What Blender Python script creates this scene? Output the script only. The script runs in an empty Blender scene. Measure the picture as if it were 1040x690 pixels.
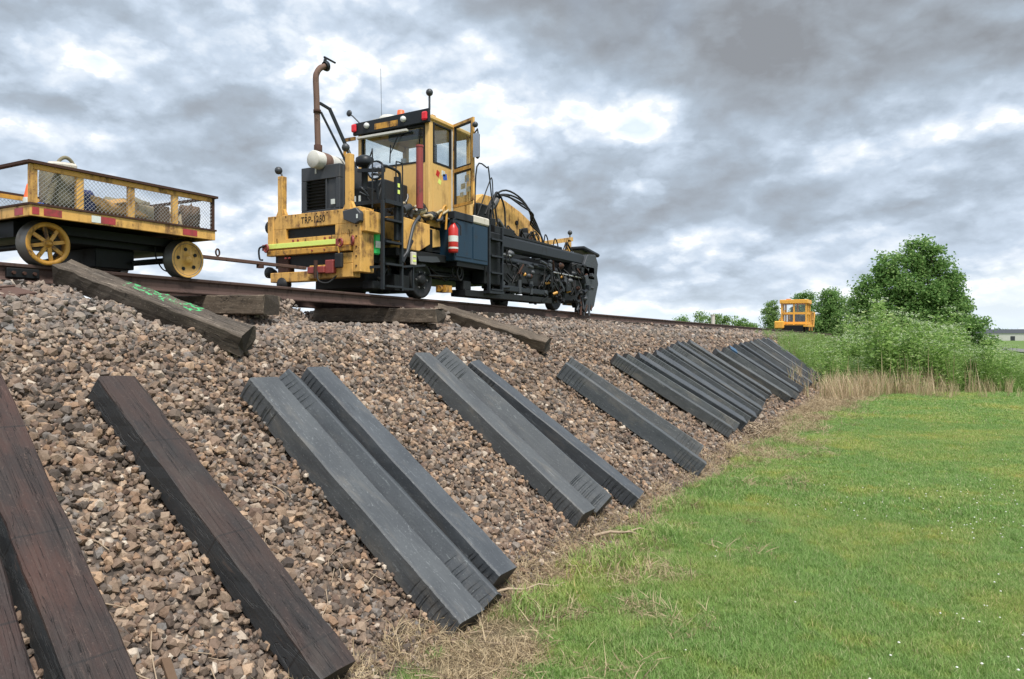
import bpy, bmesh, math, random
import numpy as np
from mathutils import Vector, Matrix, Euler
from mathutils import noise as mnoise
R = math.radians
random.seed(7)
rng = np.random.default_rng(11)
S = bpy.context.scene
ZC = 1.95                      # height of the eye above the grass at the foot of the bank
G = 0.0071                     # gentle fall of track and ground away from the camera

# ------------------------------------------------------------------ camera
cd = bpy.data.cameras.new('camera')
cam = bpy.data.objects.new('camera', cd)
S.collection.objects.link(cam)
S.camera = cam
cam.location = (0, 0, ZC)
cam.rotation_euler = (R(90), 0, R(28.989))
cd.sensor_width = 36.0
cd.lens = 36.0 * 740 / 1040
cd.shift_y = (345 - 341) / 1040 * -1
cd.clip_start = 0.05
cd.clip_end = 8000
S.render.resolution_x = 1024
S.render.resolution_y = 679

# ------------------------------------------------------------------ light and view
S.view_settings.view_transform = 'Standard'
S.view_settings.look = 'None'
S.view_settings.exposure = 0.8
S.view_settings.gamma = 1.0
SUN_EL, SUN_AZ = R(60), R(125)          # azimuth clockwise from +Y
sl = bpy.data.lights.new('sun', 'SUN')
sl.energy = 2.9
sl.angle = R(12)
sl.color = (1.0, 0.96, 0.9)
sun = bpy.data.objects.new('sun', sl)
S.collection.objects.link(sun)
sd = Vector((math.sin(SUN_AZ) * math.cos(SUN_EL), math.cos(SUN_AZ) * math.cos(SUN_EL), math.sin(SUN_EL)))
sun.rotation_euler = sd.to_track_quat('Z', 'Y').to_euler()
sun.location = (5, -5, 20)


class NT:
    """small helper for node trees"""
    def __init__(s, tree):
        s.t = tree; s.n = tree.nodes; s.l = tree.links
    def node(s, typ, **kw):
        n = s.n.new(typ)
        for k, v in kw.items():
            setattr(n, k, v)
        return n
    def set(s, sock, v):
        if hasattr(v, 'is_output') or isinstance(v, bpy.types.NodeSocket):
            s.l.new(v, sock)
        else:
            sock.default_value = v
    def math(s, op, a, b=0.0, c=0.0, clamp=False):
        n = s.node('ShaderNodeMath', operation=op, use_clamp=clamp)
        s.set(n.inputs[0], a); s.set(n.inputs[1], b); s.set(n.inputs[2], c)
        return n.outputs[0]
    def vmath(s, op, a, b=(0, 0, 0)):
        n = s.node('ShaderNodeVectorMath', operation=op)
        s.set(n.inputs[0], a); s.set(n.inputs[1], b)
        return n.outputs[0]
    def noise(s, vec, scale, detail=4, rough=0.55, dist=0.0, typ='FBM'):
        n = s.node('ShaderNodeTexNoise')
        if vec is not None: s.l.new(vec, n.inputs['Vector'])
        n.inputs['Scale'].default_value = scale
        n.inputs['Detail'].default_value = detail
        n.inputs['Roughness'].default_value = rough
        n.inputs['Distortion'].default_value = dist
        return n.outputs['Fac']
    def ramp(s, fac, stops, interp='LINEAR'):
        n = s.node('ShaderNodeValToRGB')
        cr = n.color_ramp; cr.interpolation = interp
        while len(cr.elements) < len(stops): cr.elements.new(0.5)
        for e, (p, c) in zip(cr.elements, stops):
            e.position = p
            e.color = (c[0], c[1], c[2], 1) if not isinstance(c, (int, float)) else (c, c, c, 1)
        s.l.new(fac, n.inputs[0])
        return n.outputs[0]
    def mix(s, f, a, b, blend='MIX'):
        n = s.node('ShaderNodeMix', data_type='RGBA', blend_type=blend)
        s.set(n.inputs[0], f)
        for sock, v in ((n.inputs[6], a), (n.inputs[7], b)):
            if isinstance(v, tuple): v = (v[0], v[1], v[2], 1)
            s.set(sock, v)
        return n.outputs[2]
    def smooth(s, v, lo, hi):
        n = s.node('ShaderNodeMapRange', interpolation_type='SMOOTHSTEP')
        s.set(n.inputs[0], v); n.inputs[1].default_value = lo; n.inputs[2].default_value = hi
        return n.outputs[0]


def build_world():
    w = bpy.data.worlds.new('World'); S.world = w; w.use_nodes = True
    t = NT(w.node_tree)
    t.n.clear()
    out = t.node('ShaderNodeOutputWorld'); bg = t.node('ShaderNodeBackground')
    t.l.new(bg.outputs[0], out.inputs[0])
    bg.inputs['Strength'].default_value = 0.1
    sky = t.node('ShaderNodeTexSky', sky_type='NISHITA')
    sky.sun_disc = False; sky.sun_elevation = SUN_EL; sky.sun_rotation = SUN_AZ
    sky.air_density = 1.2; sky.dust_density = 1.5
    tc = t.node('ShaderNodeTexCoord')
    d = tc.outputs['Generated']
    sep = t.node('ShaderNodeSeparateXYZ'); t.l.new(d, sep.inputs[0])
    X, Y, Z = sep.outputs
    az = t.math('MULTIPLY', t.math('ARCTAN2', X, Y), 57.2958)
    el = t.math('MULTIPLY', t.math('ARCSINE', Z), 57.2958)
    # flat cloud-deck projection: bodies shrink and close up towards the horizon
    def deck(dz):
        Zs = t.math('ADD', Z, dz)
        comb = t.node('ShaderNodeCombineXYZ')
        t.l.new(X, comb.inputs[0]); t.l.new(Y, comb.inputs[1])
        t.l.new(t.math('MULTIPLY', t.math('POWER', t.math('ADD', t.math('MAXIMUM', Zs, 0.0), 0.02), 0.8), 1.7), comb.inputs[2])
        return comb.outputs[0]
    def billow(P, scale, detail, rough):
        warpn = t.node('ShaderNodeTexNoise'); t.l.new(P, warpn.inputs['Vector'])
        warpn.inputs['Scale'].default_value = scale * 1.1; warpn.inputs['Detail'].default_value = 4
        wv = t.vmath('SCALE', t.vmath('SUBTRACT', warpn.outputs['Color'], (0.5, 0.5, 0.5)))
        wv.node.inputs['Scale'].default_value = 0.6 / scale
        return t.noise(t.vmath('ADD', P, wv), scale, detail, rough)
    def puffs(P, scale):
        """cauliflower heads: smooth cells of three sizes"""
        wn = t.node('ShaderNodeTexNoise'); t.l.new(P, wn.inputs['Vector'])
        wn.inputs['Scale'].default_value = scale * 1.6; wn.inputs['Detail'].default_value = 5; wn.inputs['Roughness'].default_value = 0.6
        wv = t.vmath('SCALE', t.vmath('SUBTRACT', wn.outputs['Color'], (0.5, 0.5, 0.5)))
        wv.node.inputs['Scale'].default_value = 0.8 / scale
        Q = t.vmath('ADD', P, wv); tot = 0.0
        for sc_, k_ in ((scale, 0.55), (scale * 2.3, 0.28), (scale * 5.1, 0.17)):
            vo = t.node('ShaderNodeTexVoronoi', feature='F1'); vo.inputs['Scale'].default_value = sc_; t.l.new(Q, vo.inputs['Vector'])
            tot = t.math('ADD', tot, t.math('MULTIPLY', t.math('SUBTRACT', 0.75, vo.outputs['Distance']), k_))
        return tot
    P0 = deck(0.0); P1 = deck(0.045); P2 = deck(0.022)
    big = billow(P0, 2.0, 9, 0.50)
    m0 = billow(P0, 4.4, 9, 0.52); m1 = billow(P1, 4.4, 9, 0.52)
    f0 = puffs(P0, 6.5); f1 = puffs(P2, 6.5)
    mid = m0; fine = f0
    # lit upper edges, shaded bellies
    emb = t.math('ADD', t.math('MULTIPLY', t.math('SUBTRACT', m0, m1), 1.0), t.math('MULTIPLY', t.math('SUBTRACT', f0, f1), 0.85))
    jag = t.math('ADD', t.math('MULTIPLY', t.math('SUBTRACT', mid, 0.5), 2.6), t.math('MULTIPLY', t.math('SUBTRACT', fine, 0.4), -1.3))
    def blob(a0, e0, ra, re, soft=0.55, amt=0.6):
        u = t.math('DIVIDE', t.math('SUBTRACT', az, a0), ra)
        v = t.math('DIVIDE', t.math('SUBTRACT', el, e0), re)
        r = t.math('SQRT', t.math('ADD', t.math('MULTIPLY', u, u), t.math('MULTIPLY', v, v)))
        r = t.math('ADD', r, t.math('MULTIPLY', jag, amt))
        return t.math('SUBTRACT', 1.0, t.smooth(r, 1.0 - soft, 1.0 + soft * 0.6))
    # 0 bright edge .. 1 dark belly
    dens = t.math('ADD', 0.545, t.math('MULTIPLY', t.math('SUBTRACT', big, 0.5), 0.95))
    dens = t.math('ADD', dens, t.math('MULTIPLY', t.math('SUBTRACT', mid, 0.5), 0.30))
    dens = t.math('SUBTRACT', dens, t.math('MULTIPLY', emb, 0.38))
    dens = t.math('SUBTRACT', dens, t.math('MULTIPLY', t.math('SUBTRACT', f0, 0.38), 0.22))
    def add(b, k):
        nonlocal dens
        dens = t.math('ADD', dens, t.math('MULTIPLY', b, k))
    DARK = blob(-3, 24.5, 28, 9.5, 0.40, 0.20)
    add(DARK, 0.31)
    add(blob(-26, 24, 10, 8, .7), 0.08)
    add(blob(-50, 21, 14, 5, .7), 0.07)
    add(blob(-50, 14, 8, 4.5, .6), 0.08)
    add(blob(-20, 11, 15, 3.2, .6), 0.12)
    add(blob(0, 9.5, 14, 4.2, .6), 0.10)
    add(blob(-33, 8.5, 5, 2.5), 0.06)
    add(blob(-12, 4.3, 14, 1.2, .6), 0.06)
    add(blob(-57, 17.5, 6, 2.4, .7, .8), -0.10)
    add(blob(-45, 17.0, 4, 3.4, .7, .8), -0.10)
    add(blob(-45, 10.5, 5, 2.4, .7, .8), -0.10)
    add(blob(-18, 14.8, 4, 4.5, .7, .8), -0.10)
    add(blob(-15.5, 6.6, 7, 1.9, .7, .8), -0.13)
    add(blob(-31, 16.5, 4, 4, .7, .8), -0.08)
    add(blob(0, 13.0, 10, 1.8, .7, .8), -0.13)
    hz = t.math('SUBTRACT', 1.0, t.smooth(el, 0.5, 5.0))
    dens = t.math('SUBTRACT', dens, t.math('MULTIPLY', hz, 0.06))
    col = t.ramp(dens, [(0.20, (5.3, 5.9, 6.5)), (0.38, (4.7, 5.35, 6.1)), (0.445, (5.7, 6.15, 6.6)), (0.475, (6.9, 7.1, 7.3)),
                        (0.515, (5.1, 5.5, 6.0)), (0.60, (3.6, 4.2, 4.98)), (0.71, (2.65, 3.12, 3.7)), (0.83, (2.2, 2.48, 2.85)), (1.0, (1.7, 1.82, 2.02))])
    # the big cloud overhead is greyer than the blue banks under it
    col = t.mix(t.math('MULTIPLY', DARK, 0.7), col, t.mix(1.0, col, (1.0, 1.0, 0.985), 'MULTIPLY'))
    # open sky shows a little between the banks
    gap = t.math('MULTIPLY', t.math('SUBTRACT', 1.0, t.smooth(big, 0.30, 0.46)), 0.25)
    col = t.mix(gap, col, sky.outputs[0])
    low = t.math('MULTIPLY', t.math('SUBTRACT', 1.0, t.smooth(el, 0.0, 6.0)), 0.35)
    col = t.mix(low, col, (5.2, 5.75, 6.2))
    under = t.smooth(el, -3.0, -0.3)
    col = t.mix(under, (1.2, 1.4, 0.9), col)
    t.l.new(col, bg.inputs['Color'])


build_world()

# ------------------------------------------------------------------ materials
MATS = {}
def material(name):
    m = bpy.data.materials.new(name); m.use_nodes = True
    t = NT(m.node_tree)
    b = t.n['Principled BSDF']
    MATS[name] = m
    return m, t, b


def local(t, scale=(1, 1, 1), rnd=True):
    tc = t.node('ShaderNodeTexCoord')
    v = tc.outputs['Object']
    if rnd:
        oi = t.node('ShaderNodeObjectInfo')
        off = t.math('MULTIPLY', oi.outputs['Random'], 37.0)
        v = t.vmath('ADD', v, off)
    if scale != (1, 1, 1):
        v = t.vmath('MULTIPLY', v, scale)
    return v


def bump(t, b, h, strength=0.4, dist=0.01):
    n = t.node('ShaderNodeBump')
    n.inputs['Strength'].default_value = strength; n.inputs['Distance'].default_value = dist
    t.l.new(h, n.inputs['Height']); t.l.new(n.outputs[0], b.inputs['Normal'])


def paint(name, col, dirt=(0.05, 0.035, 0.025), amount=0.5, rough=0.45, metal=0.0, scale=4.0, fade=0.25, rust=None):
    """worn machine paint: faded patches, grime streaking down, chips"""
    m, t, b = material(name)
    v = local(t)
    n1 = t.noise(v, scale, 6, 0.65)
    n2 = t.noise(t.vmath('MULTIPLY', v, (1, 1, 0.22)), scale * 3.2, 5, 0.6)
    n3 = t.noise(v, scale * 9, 4, 0.7)
    faded = tuple(min(1, c * (1 + fade) + 0.03 * fade) for c in col)
    c = t.mix(n3, col, faded)
    d = t.smooth(t.math('ADD', t.math('MULTIPLY', n1, 0.6), t.math('MULTIPLY', n2, 0.5)), 0.64 - 0.16 * amount, 0.80 - 0.10 * amount)
    c = t.mix(t.math('MULTIPLY', d, min(1, amount * 1.5)), c, dirt)
    if rust:
        ch = t.smooth(t.math('ADD', t.math('MULTIPLY', n1, 0.5), t.math('MULTIPLY', n3, 0.5)), 0.57, 0.62)
        c = t.mix(ch, c, rust)
    t.l.new(c, b.inputs['Base Color'])
    r = t.math('ADD', rough, t.math('MULTIPLY', d, 0.3), clamp=True)
    t.l.new(r, b.inputs['Roughness'])
    b.inputs['Metallic'].default_value = metal
    if sum(col) < 0.1: b.inputs['Specular IOR Level'].default_value = 0.22
    bump(t, b, n3, 0.15, 0.004)
    return m


YEL = paint('yellow_paint', (0.58, 0.325, 0.08), amount=0.85, dirt=(0.16, 0.08, 0.03), rust=(0.16, 0.07, 0.03))
YELC = paint('cab_yellow_paint', (0.58, 0.36, 0.12), amount=0.45, dirt=(0.28, 0.16, 0.06), scale=2.5)
YELD = paint('dirty_yellow_paint', (0.50, 0.25, 0.035), amount=0.8, dirt=(0.05, 0.028, 0.015), rust=(0.10, 0.04, 0.02))
BLK = paint('black_paint', (0.013, 0.016, 0.020), amount=0.3, dirt=(0.045, 0.04, 0.035), rough=0.42)
BLK2 = paint('greasy_black_steel', (0.007, 0.008, 0.009), amount=0.35, dirt=(0.03, 0.022, 0.017), rough=0.5)
CHAR = paint('charcoal_paint', (0.030, 0.034, 0.040), amount=0.3, dirt=(0.09, 0.08, 0.07), rough=0.5)
NAVY = paint('navy_paint', (0.008, 0.028, 0.052), amount=0.35, dirt=(0.05, 0.05, 0.05), rough=0.4)
REDP = paint('red_paint', (0.42, 0.02, 0.015), amount=0.3, rough=0.35)
REDB = paint('dull_red_paint', (0.22, 0.035, 0.03), amount=0.5, rust=(0.1, 0.03, 0.02))
WHT = paint('white_paint', (0.50, 0.49, 0.45), amount=0.35, dirt=(0.3, 0.26, 0.2), rough=0.5)
RUST = paint('rusty_steel', (0.08, 0.042, 0.03), amount=0.6, dirt=(0.04, 0.024, 0.018), rough=0.85, rust=(0.12, 0.065, 0.042))
RAILM = paint('rail_steel', (0.062, 0.034, 0.026), amount=0.6, dirt=(0.03, 0.019, 0.016), rough=0.75, scale=6)
EXH = paint('exhaust_steel', (0.13, 0.075, 0.055), amount=0.6, dirt=(0.05, 0.03, 0.025), rough=0.8, rust=(0.22, 0.16, 0.12))
DARKRUST = paint('dark_rusty_steel', (0.05, 0.024, 0.017), amount=0.5, rough=0.8, rust=(0.09, 0.04, 0.025))
GRN = paint('lime_reflective', (0.62, 0.72, 0.16), amount=0.25, dirt=(0.3, 0.3, 0.1), rough=0.4)
STEEL = paint('bright_steel', (0.6, 0.6, 0.6), amount=0.3, rough=0.3, metal=0.8)
GREYW = paint('wheel_tread_steel', (0.12, 0.115, 0.11), amount=0.4, rough=0.45, metal=0.6, dirt=(0.05, 0.03, 0.02))
BLUEP = paint('blue_plastic', (0.03, 0.10, 0.42), amount=0.2, rough=0.5)
KHAKI = paint('khaki_canvas', (0.17, 0.15, 0.10), amount=0.5, rough=0.95, dirt=(0.07, 0.06, 0.04), scale=9)
NAVYF = paint('navy_cloth', (0.012, 0.02, 0.09), amount=0.3, rough=0.95)
CARDB = paint('brown_board', (0.10, 0.06, 0.035), amount=0.5, rough=0.9, dirt=(0.05, 0.03, 0.02))
TANB = paint('tan_board', (0.40, 0.33, 0.22), amount=0.5, rough=0.9, dirt=(0.14, 0.1, 0.06))
STRAWM = paint('amber_straw', (0.36, 0.21, 0.07), amount=0.4, rough=0.9, dirt=(0.25, 0.13, 0.04), scale=20)
ORNG = paint('orange_plastic', (0.75, 0.12, 0.03), amount=0.25, rough=0.5)
PINK = paint('pink_cloth', (0.6, 0.16, 0.14), amount=0.2, rough=0.9)
SEATM = paint('seat_vinyl', (0.03, 0.035, 0.05), amount=0.2, rough=0.6)
RUBBER = paint('black_rubber', (0.016, 0.016, 0.017), amount=0.35, dirt=(0.05, 0.045, 0.04), rough=0.55)
MIRR = paint('mirror_back', (0.03, 0.03, 0.032), amount=0.2, rough=0.4)
TAPER = paint('red_reflector_tape', (0.32, 0.03, 0.035), amount=0.8, dirt=(0.12, 0.04, 0.03), rough=0.35)
TAPEW = paint('white_reflector_tape', (0.55, 0.58, 0.55), amount=0.5, dirt=(0.25, 0.2, 0.15), rough=0.35)
GRNSP = paint('green_spray_paint', (0.03, 0.50, 0.12), amount=0.35, dirt=(0.06, 0.12, 0.05), rough=0.7, scale=14)
BARK = paint('bark', (0.12, 0.09, 0.065), amount=0.5, rough=0.95)
TWIG = paint('dead_twig', (0.30, 0.23, 0.16), amount=0.5, rough=0.95, dirt=(0.13, 0.09, 0.06))
MESHM = paint('galvanised_mesh', (0.26, 0.26, 0.26), amount=0.5, rough=0.6, dirt=(0.08, 0.05, 0.035))
BLUET = paint('blue_paint_mark', (0.03, 0.08, 0.15), amount=0.3, rough=0.6)
CONC = paint('pale_concrete', (0.5, 0.46, 0.4), amount=0.4, rough=0.9, dirt=(0.3, 0.26, 0.2))


def simple(name, col, rough=0.5, metal=0.0, spec=0.5, emis=None):
    m, t, b = material(name)
    n = t.noise(local(t), 12, 3)
    c = t.mix(n, col, tuple(x * 0.82 for x in col))
    t.l.new(c, b.inputs['Base Color'])
    b.inputs['Roughness'].default_value = rough; b.inputs['Metallic'].default_value = metal
    if emis:
        b.inputs['Emission Color'].default_value = (*emis[0], 1); b.inputs['Emission Strength'].default_value = emis[1]
    return m
LENSW = simple('lamp_lens', (0.75, 0.76, 0.74), 0.15)
LENSR = simple('red_lamp_lens', (0.6, 0.02, 0.03), 0.2, emis=((1.0, 0.05, 0.08), 0.08))
MIRG = simple('mirror_glass', (0.55, 0.57, 0.6), 0.08, 0.9)


def glass_mat(name, tint=(0.90, 0.93, 0.94), op=0.28):
    m, t, b = material(name)
    t.n.remove(b)
    out = t.n['Material Output']
    tr = t.node('ShaderNodeBsdfTransparent'); tr.inputs[0].default_value = (*tint, 1)
    gl = t.node('ShaderNodeBsdfGlossy'); gl.inputs['Roughness'].default_value = 0.04
    lw = t.node('ShaderNodeLayerWeight'); lw.inputs[0].default_value = 0.5
    df = t.node('ShaderNodeBsdfDiffuse'); df.inputs[0].default_value = (0.2, 0.2, 0.18, 1)
    n = t.noise(local(t), 3, 5)
    m1 = t.node('ShaderNodeMixShader'); m2 = t.node('ShaderNodeMixShader')
    t.l.new(t.math('MULTIPLY', n, 0.07), m2.inputs[0]); t.l.new(tr.outputs[0], m2.inputs[1]); t.l.new(df.outputs[0], m2.inputs[2])
    t.l.new(t.math('ADD', t.math('MULTIPLY', t.math('POWER', lw.outputs['Facing'], 4.0), 0.5), 0.06), m1.inputs[0]); t.l.new(m2.outputs[0], m1.inputs[1]); t.l.new(gl.outputs[0], m1.inputs[2])
    t.l.new(m1.outputs[0], out.inputs[0])
    return m
GLASS = glass_mat('cab_glass')


def tie_mat(name, base, alt, worn, end_dark=0.5, rough=0.75, wood=True):
    m, t, b = material(name)
    v = local(t)
    grain = t.noise(t.vmath('MULTIPLY', v, (1.2, 22, 22)), 2.0, 7, 0.65, 0.4)
    patch = t.noise(t.vmath('MULTIPLY', v, (1, 2, 2)), 2.3, 5, 0.6)
    spk = t.noise(v, 55, 3, 0.6)
    c = t.mix(t.smooth(patch, 0.35, 0.68), base, alt)
    c = t.mix(t.math('MULTIPLY', t.smooth(grain, 0.48, 0.75), 0.7 if wood else 0.35), c, worn)
    c = t.mix(t.math('MULTIPLY', t.smooth(spk, 0.60, 0.72), 0.45), c, tuple(min(1, x * 1.9) for x in worn))
    if wood:
        crack = t.noise(t.vmath('MULTIPLY', v, (0.35, 9, 3)), 1.6, 5, 0.6, 0.9)
        cr = t.math('ABSOLUTE', t.math('SUBTRACT', crack, 0.5))
        crm = t.math('SUBTRACT', 1.0, t.smooth(cr, 0.0, 0.007))
        c = t.mix(t.math('MULTIPLY', crm, 0.85), c, tuple(x * 0.25 for x in base))
        if name not in ('weathered_timber', 'sprayed_timber'):
            sp = t.node('ShaderNodeSeparateXYZ'); tcn = t.node('ShaderNodeTexCoord'); t.l.new(tcn.outputs['Object'], sp.inputs[0])
            topm = t.smooth(t.math('ADD', sp.outputs[2], t.math('MULTIPLY', t.math('SUBTRACT', patch, 0.5), 0.05)), 0.165, 0.185)
            tar = t.mix(patch, (0.012, 0.014, 0.017), (0.030, 0.033, 0.038))
            c = t.mix(topm, tar, c)
            wv_ = t.node('ShaderNodeTexWave', bands_direction='X'); wv_.inputs['Scale'].default_value = 0.38; wv_.inputs['Distortion'].default_value = 3.0; wv_.inputs['Detail'].default_value = 2; wv_.inputs['Detail Scale'].default_value = 0.4
            t.l.new(v, wv_.inputs['Vector'])
            cut = t.math('MULTIPLY', t.smooth(wv_.outputs['Fac'], 0.9990, 0.9999), 0.6)
            c = t.mix(cut, c, (0.006, 0.005, 0.005))
        h = t.math('SUBTRACT', t.math('ADD', t.math('MULTIPLY', grain, 0.5), t.math('MULTIPLY', spk, 0.25)), t.math('MULTIPLY', crm, 0.8))
        bump(t, b, h, 0.8, 0.008)
    else:
        h = t.math('ADD', t.math('MULTIPLY', spk, 0.5), t.math('MULTIPLY', patch, 0.6))
        bump(t, b, h, 0.55, 0.006)
    dust = t.noise(t.vmath('MULTIPLY', v, (0.5, 1.6, 1.6)), 3.1, 7, 0.68, 0.5)
    scuff = t.noise(t.vmath('MULTIPLY', v, (1.0, 7, 7)), 5.0, 6, 0.75, 1.0)
    dk = t.smooth(dust, 0.50, 0.72)
    c = t.mix(t.math('MULTIPLY', dk, 0.42 if not wood else 0.16), c, (0.17, 0.155, 0.135) if not wood else (0.09, 0.08, 0.07))
    c = t.mix(t.math('MULTIPLY', t.smooth(scuff, 0.60, 0.66), 0.5), c, tuple(min(1, x * 2.2) for x in worn))
    c = t.mix(t.math('MULTIPLY', t.smooth(scuff, 0.40, 0.33), 0.6), c, tuple(x * 0.45 for x in base))
    oi_ = t.node('ShaderNodeObjectInfo'); tint = t.ramp(oi_.outputs['Random'], [(0.0, (0.74, 0.76, 0.80)), (0.35, (1.0, 1.0, 1.0)), (0.7, (1.12, 1.08, 1.02)), (1.0, (1.32, 1.28, 1.22))])
    c = t.mix(1.0, c, tint, 'MULTIPLY')
    tcn2 = t.node('ShaderNodeTexCoord'); sx = t.node('ShaderNodeSeparateXYZ'); t.l.new(tcn2.outputs['Normal'], sx.inputs[0])
    endm = t.smooth(t.math('ABSOLUTE', sx.outputs[0]), 0.75, 0.95)
    c = t.mix(t.math('MULTIPLY', endm, 0.8), c, tuple(x * 0.35 for x in base))
    if name == 'sprayed_timber':
        st = t.node('ShaderNodeSeparateXYZ'); t.l.new(tcn2.outputs['Object'], st.inputs[0])
        ax = t.math('ABSOLUTE', t.math('SUBTRACT', st.outputs[0], 0.08))
        m_ = t.math('ADD', t.noise(t.vmath('MULTIPLY', v, (7, 13, 4)), 1.4, 4, 0.7, 1.2), t.math('MULTIPLY', t.smooth(t.math('MULTIPLY', st.outputs[1], -1.0), -0.02, 0.09), -0.25))
        m_ = t.math('SUBTRACT', m_, t.math('MULTIPLY', t.smooth(ax, 0.40, 0.58), 0.6))
        gm = t.math('MULTIPLY', t.smooth(m_, 0.525, 0.575), t.smooth(st.outputs[2], 0.175, 0.195))
        c = t.mix(gm, c, t.mix(spk, (0.03, 0.32, 0.10), (0.10, 0.55, 0.22)))
    t.l.new(c, b.inputs['Base Color'])
    t.l.new(t.math('ADD', rough - 0.12, t.math('MULTIPLY', patch, 0.25)), b.inputs['Roughness'])
    return m
CREO = tie_mat('creosoted_timber', (0.012, 0.010, 0.010), (0.028, 0.016, 0.013), (0.036, 0.027, 0.024), rough=0.62)
CREO2 = tie_mat('brown_creosoted_timber', (0.017, 0.011, 0.010), (0.045, 0.020, 0.015), (0.048, 0.032, 0.027), rough=0.66)
OLDT = tie_mat('weathered_timber', (0.060, 0.047, 0.036), (0.115, 0.090, 0.068), (0.21, 0.175, 0.14), rough=0.9)
SPRAYT = tie_mat('sprayed_timber', (0.060, 0.047, 0.036), (0.115, 0.090, 0.068), (0.21, 0.175, 0.14), rough=0.9)
COMP = tie_mat('composite_grey', (0.050, 0.056, 0.064), (0.070, 0.078, 0.087), (0.11, 0.12, 0.128), rough=0.6, wood=False)
COMP2 = tie_mat('composite_dark_grey', (0.046, 0.053, 0.061), (0.064, 0.072, 0.081), (0.10, 0.11, 0.11), rough=0.6, wood=False)

# crushed stone
STONE_STOPS = [(0.0, (0.046, 0.035, 0.028)), (0.14, (0.126, 0.100, 0.082)), (0.28, (0.241, 0.173, 0.123)), (0.40, (0.132, 0.087, 0.065)),
               (0.52, (0.312, 0.231, 0.166)), (0.62, (0.163, 0.152, 0.144)), (0.72, (0.302, 0.191, 0.121)), (0.82, (0.064, 0.051, 0.045)),
               (0.91, (0.405, 0.275, 0.179)), (0.975, (0.380, 0.312, 0.248)), (1.0, (0.561, 0.478, 0.390))]
def stone_mat():
    m, t, b = material('crushed_stone')
    g = t.node('ShaderNodeNewGeometry')
    tc = t.node('ShaderNodeTexCoord')
    c = t.ramp(g.outputs['Random Per Island'], STONE_STOPS)
    n = t.noise(tc.outputs['Object'], 60, 5, 0.65)
    zone = t.noise(tc.outputs['Object'], 0.7, 3, 0.5)
    c = t.mix(t.math('MULTIPLY', t.smooth(n, 0.4, 0.7), 0.55), c, t.mix(1.0, c, (0.55, 0.50, 0.46), 'MULTIPLY'))
    # crest of the bank is cleaner grey stone, slope browner
    sep = t.node('ShaderNodeSeparateXYZ'); t.l.new(tc.outputs['Object'], sep.inputs[0])
    top = t.smooth(t.math('ADD', sep.outputs[2], t.math('MULTIPLY', t.math('SUBTRACT', zone, 0.5), 1.2)), -0.35, 0.30)
    grey = t.mix(1.0, t.mix(0.5, c, (0.25, 0.245, 0.24)), (1.0, 1.0, 1.0), 'MULTIPLY')
    c = t.mix(t.math('MULTIPLY', top, 0.45), c, grey)
    t.l.new(c, b.inputs['Base Color'])
    b.inputs['Roughness'].default_value = 0.88
    bump(t, b, n, 0.5, 0.006)
    return m
STONE = stone_mat()


def bank_mat():
    m, t, b = material('ballast_bed')
    tc = t.node('ShaderNodeTexCoord'); v = tc.outputs['Object']
    vo = t.node('ShaderNodeTexVoronoi'); vo.inputs['Scale'].default_value = 22; t.l.new(v, vo.inputs['Vector'])
    vo.inputs['Randomness'].default_value = 1.0
    sp = t.node('ShaderNodeSeparateColor'); t.l.new(vo.outputs['Color'], sp.inputs[0])
    c = t.ramp(sp.outputs[0], STONE_STOPS)
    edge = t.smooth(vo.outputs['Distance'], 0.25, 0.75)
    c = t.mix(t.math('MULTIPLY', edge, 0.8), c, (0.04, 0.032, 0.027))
    n = t.noise(v, 1.3, 5, 0.6)
    c = t.mix(t.math('MULTIPLY', n, 0.35), c, (0.11, 0.085, 0.065))
    t.l.new(c, b.inputs['Base Color']); b.inputs['Roughness'].default_value = 0.95
    bump(t, b, t.math('SUBTRACT', 1.0, vo.outputs['Distance']), 0.9, 0.03)
    return m
BANKM = bank_mat()


def ground_mat():
    m, t, b = material('grass_and_soil')
    tc = t.node('ShaderNodeTexCoord'); v = tc.outputs['Object']
    at = t.node('ShaderNodeAttribute', attribute_name='straw')
    af = t.node('ShaderNodeAttribute', attribute_name='field')
    fine = t.noise(v, 28, 6, 0.7)
    midn = t.noise(v, 1.1, 5, 0.6)
    blade = t.noise(t.vmath('MULTIPLY', v, (1, 1, 1)), 140, 3, 0.6)
    green = t.mix(fine, (0.15, 0.23, 0.05), (0.23, 0.34, 0.085))
    green = t.mix(t.math('MULTIPLY', t.smooth(midn, 0.4, 0.72), 0.5), green, (0.21, 0.26, 0.09))
    straw = t.mix(fine, (0.13, 0.095, 0.06), (0.33, 0.26, 0.16))
    straw = t.mix(t.smooth(blade, 0.45, 0.6), straw, (0.10, 0.075, 0.05))
    c = t.mix(at.outputs['Fac'], green, straw)
    far = t.mix(t.noise(t.vmath('MULTIPLY', v, (1, 0.2, 1)), 0.06, 5, 0.6), (0.075, 0.13, 0.03), (0.14, 0.21, 0.06))
    c = t.mix(af.outputs['Fac'], c, far)
    t.l.new(c, b.inputs['Base Color']); b.inputs['Roughness'].default_value = 0.95
    b.inputs['Specular IOR Level'].default_value = 0.2
    bump(t, b, t.math('ADD', fine, blade), 0.8, 0.02)
    return m
GROUNDM = ground_mat()


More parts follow.
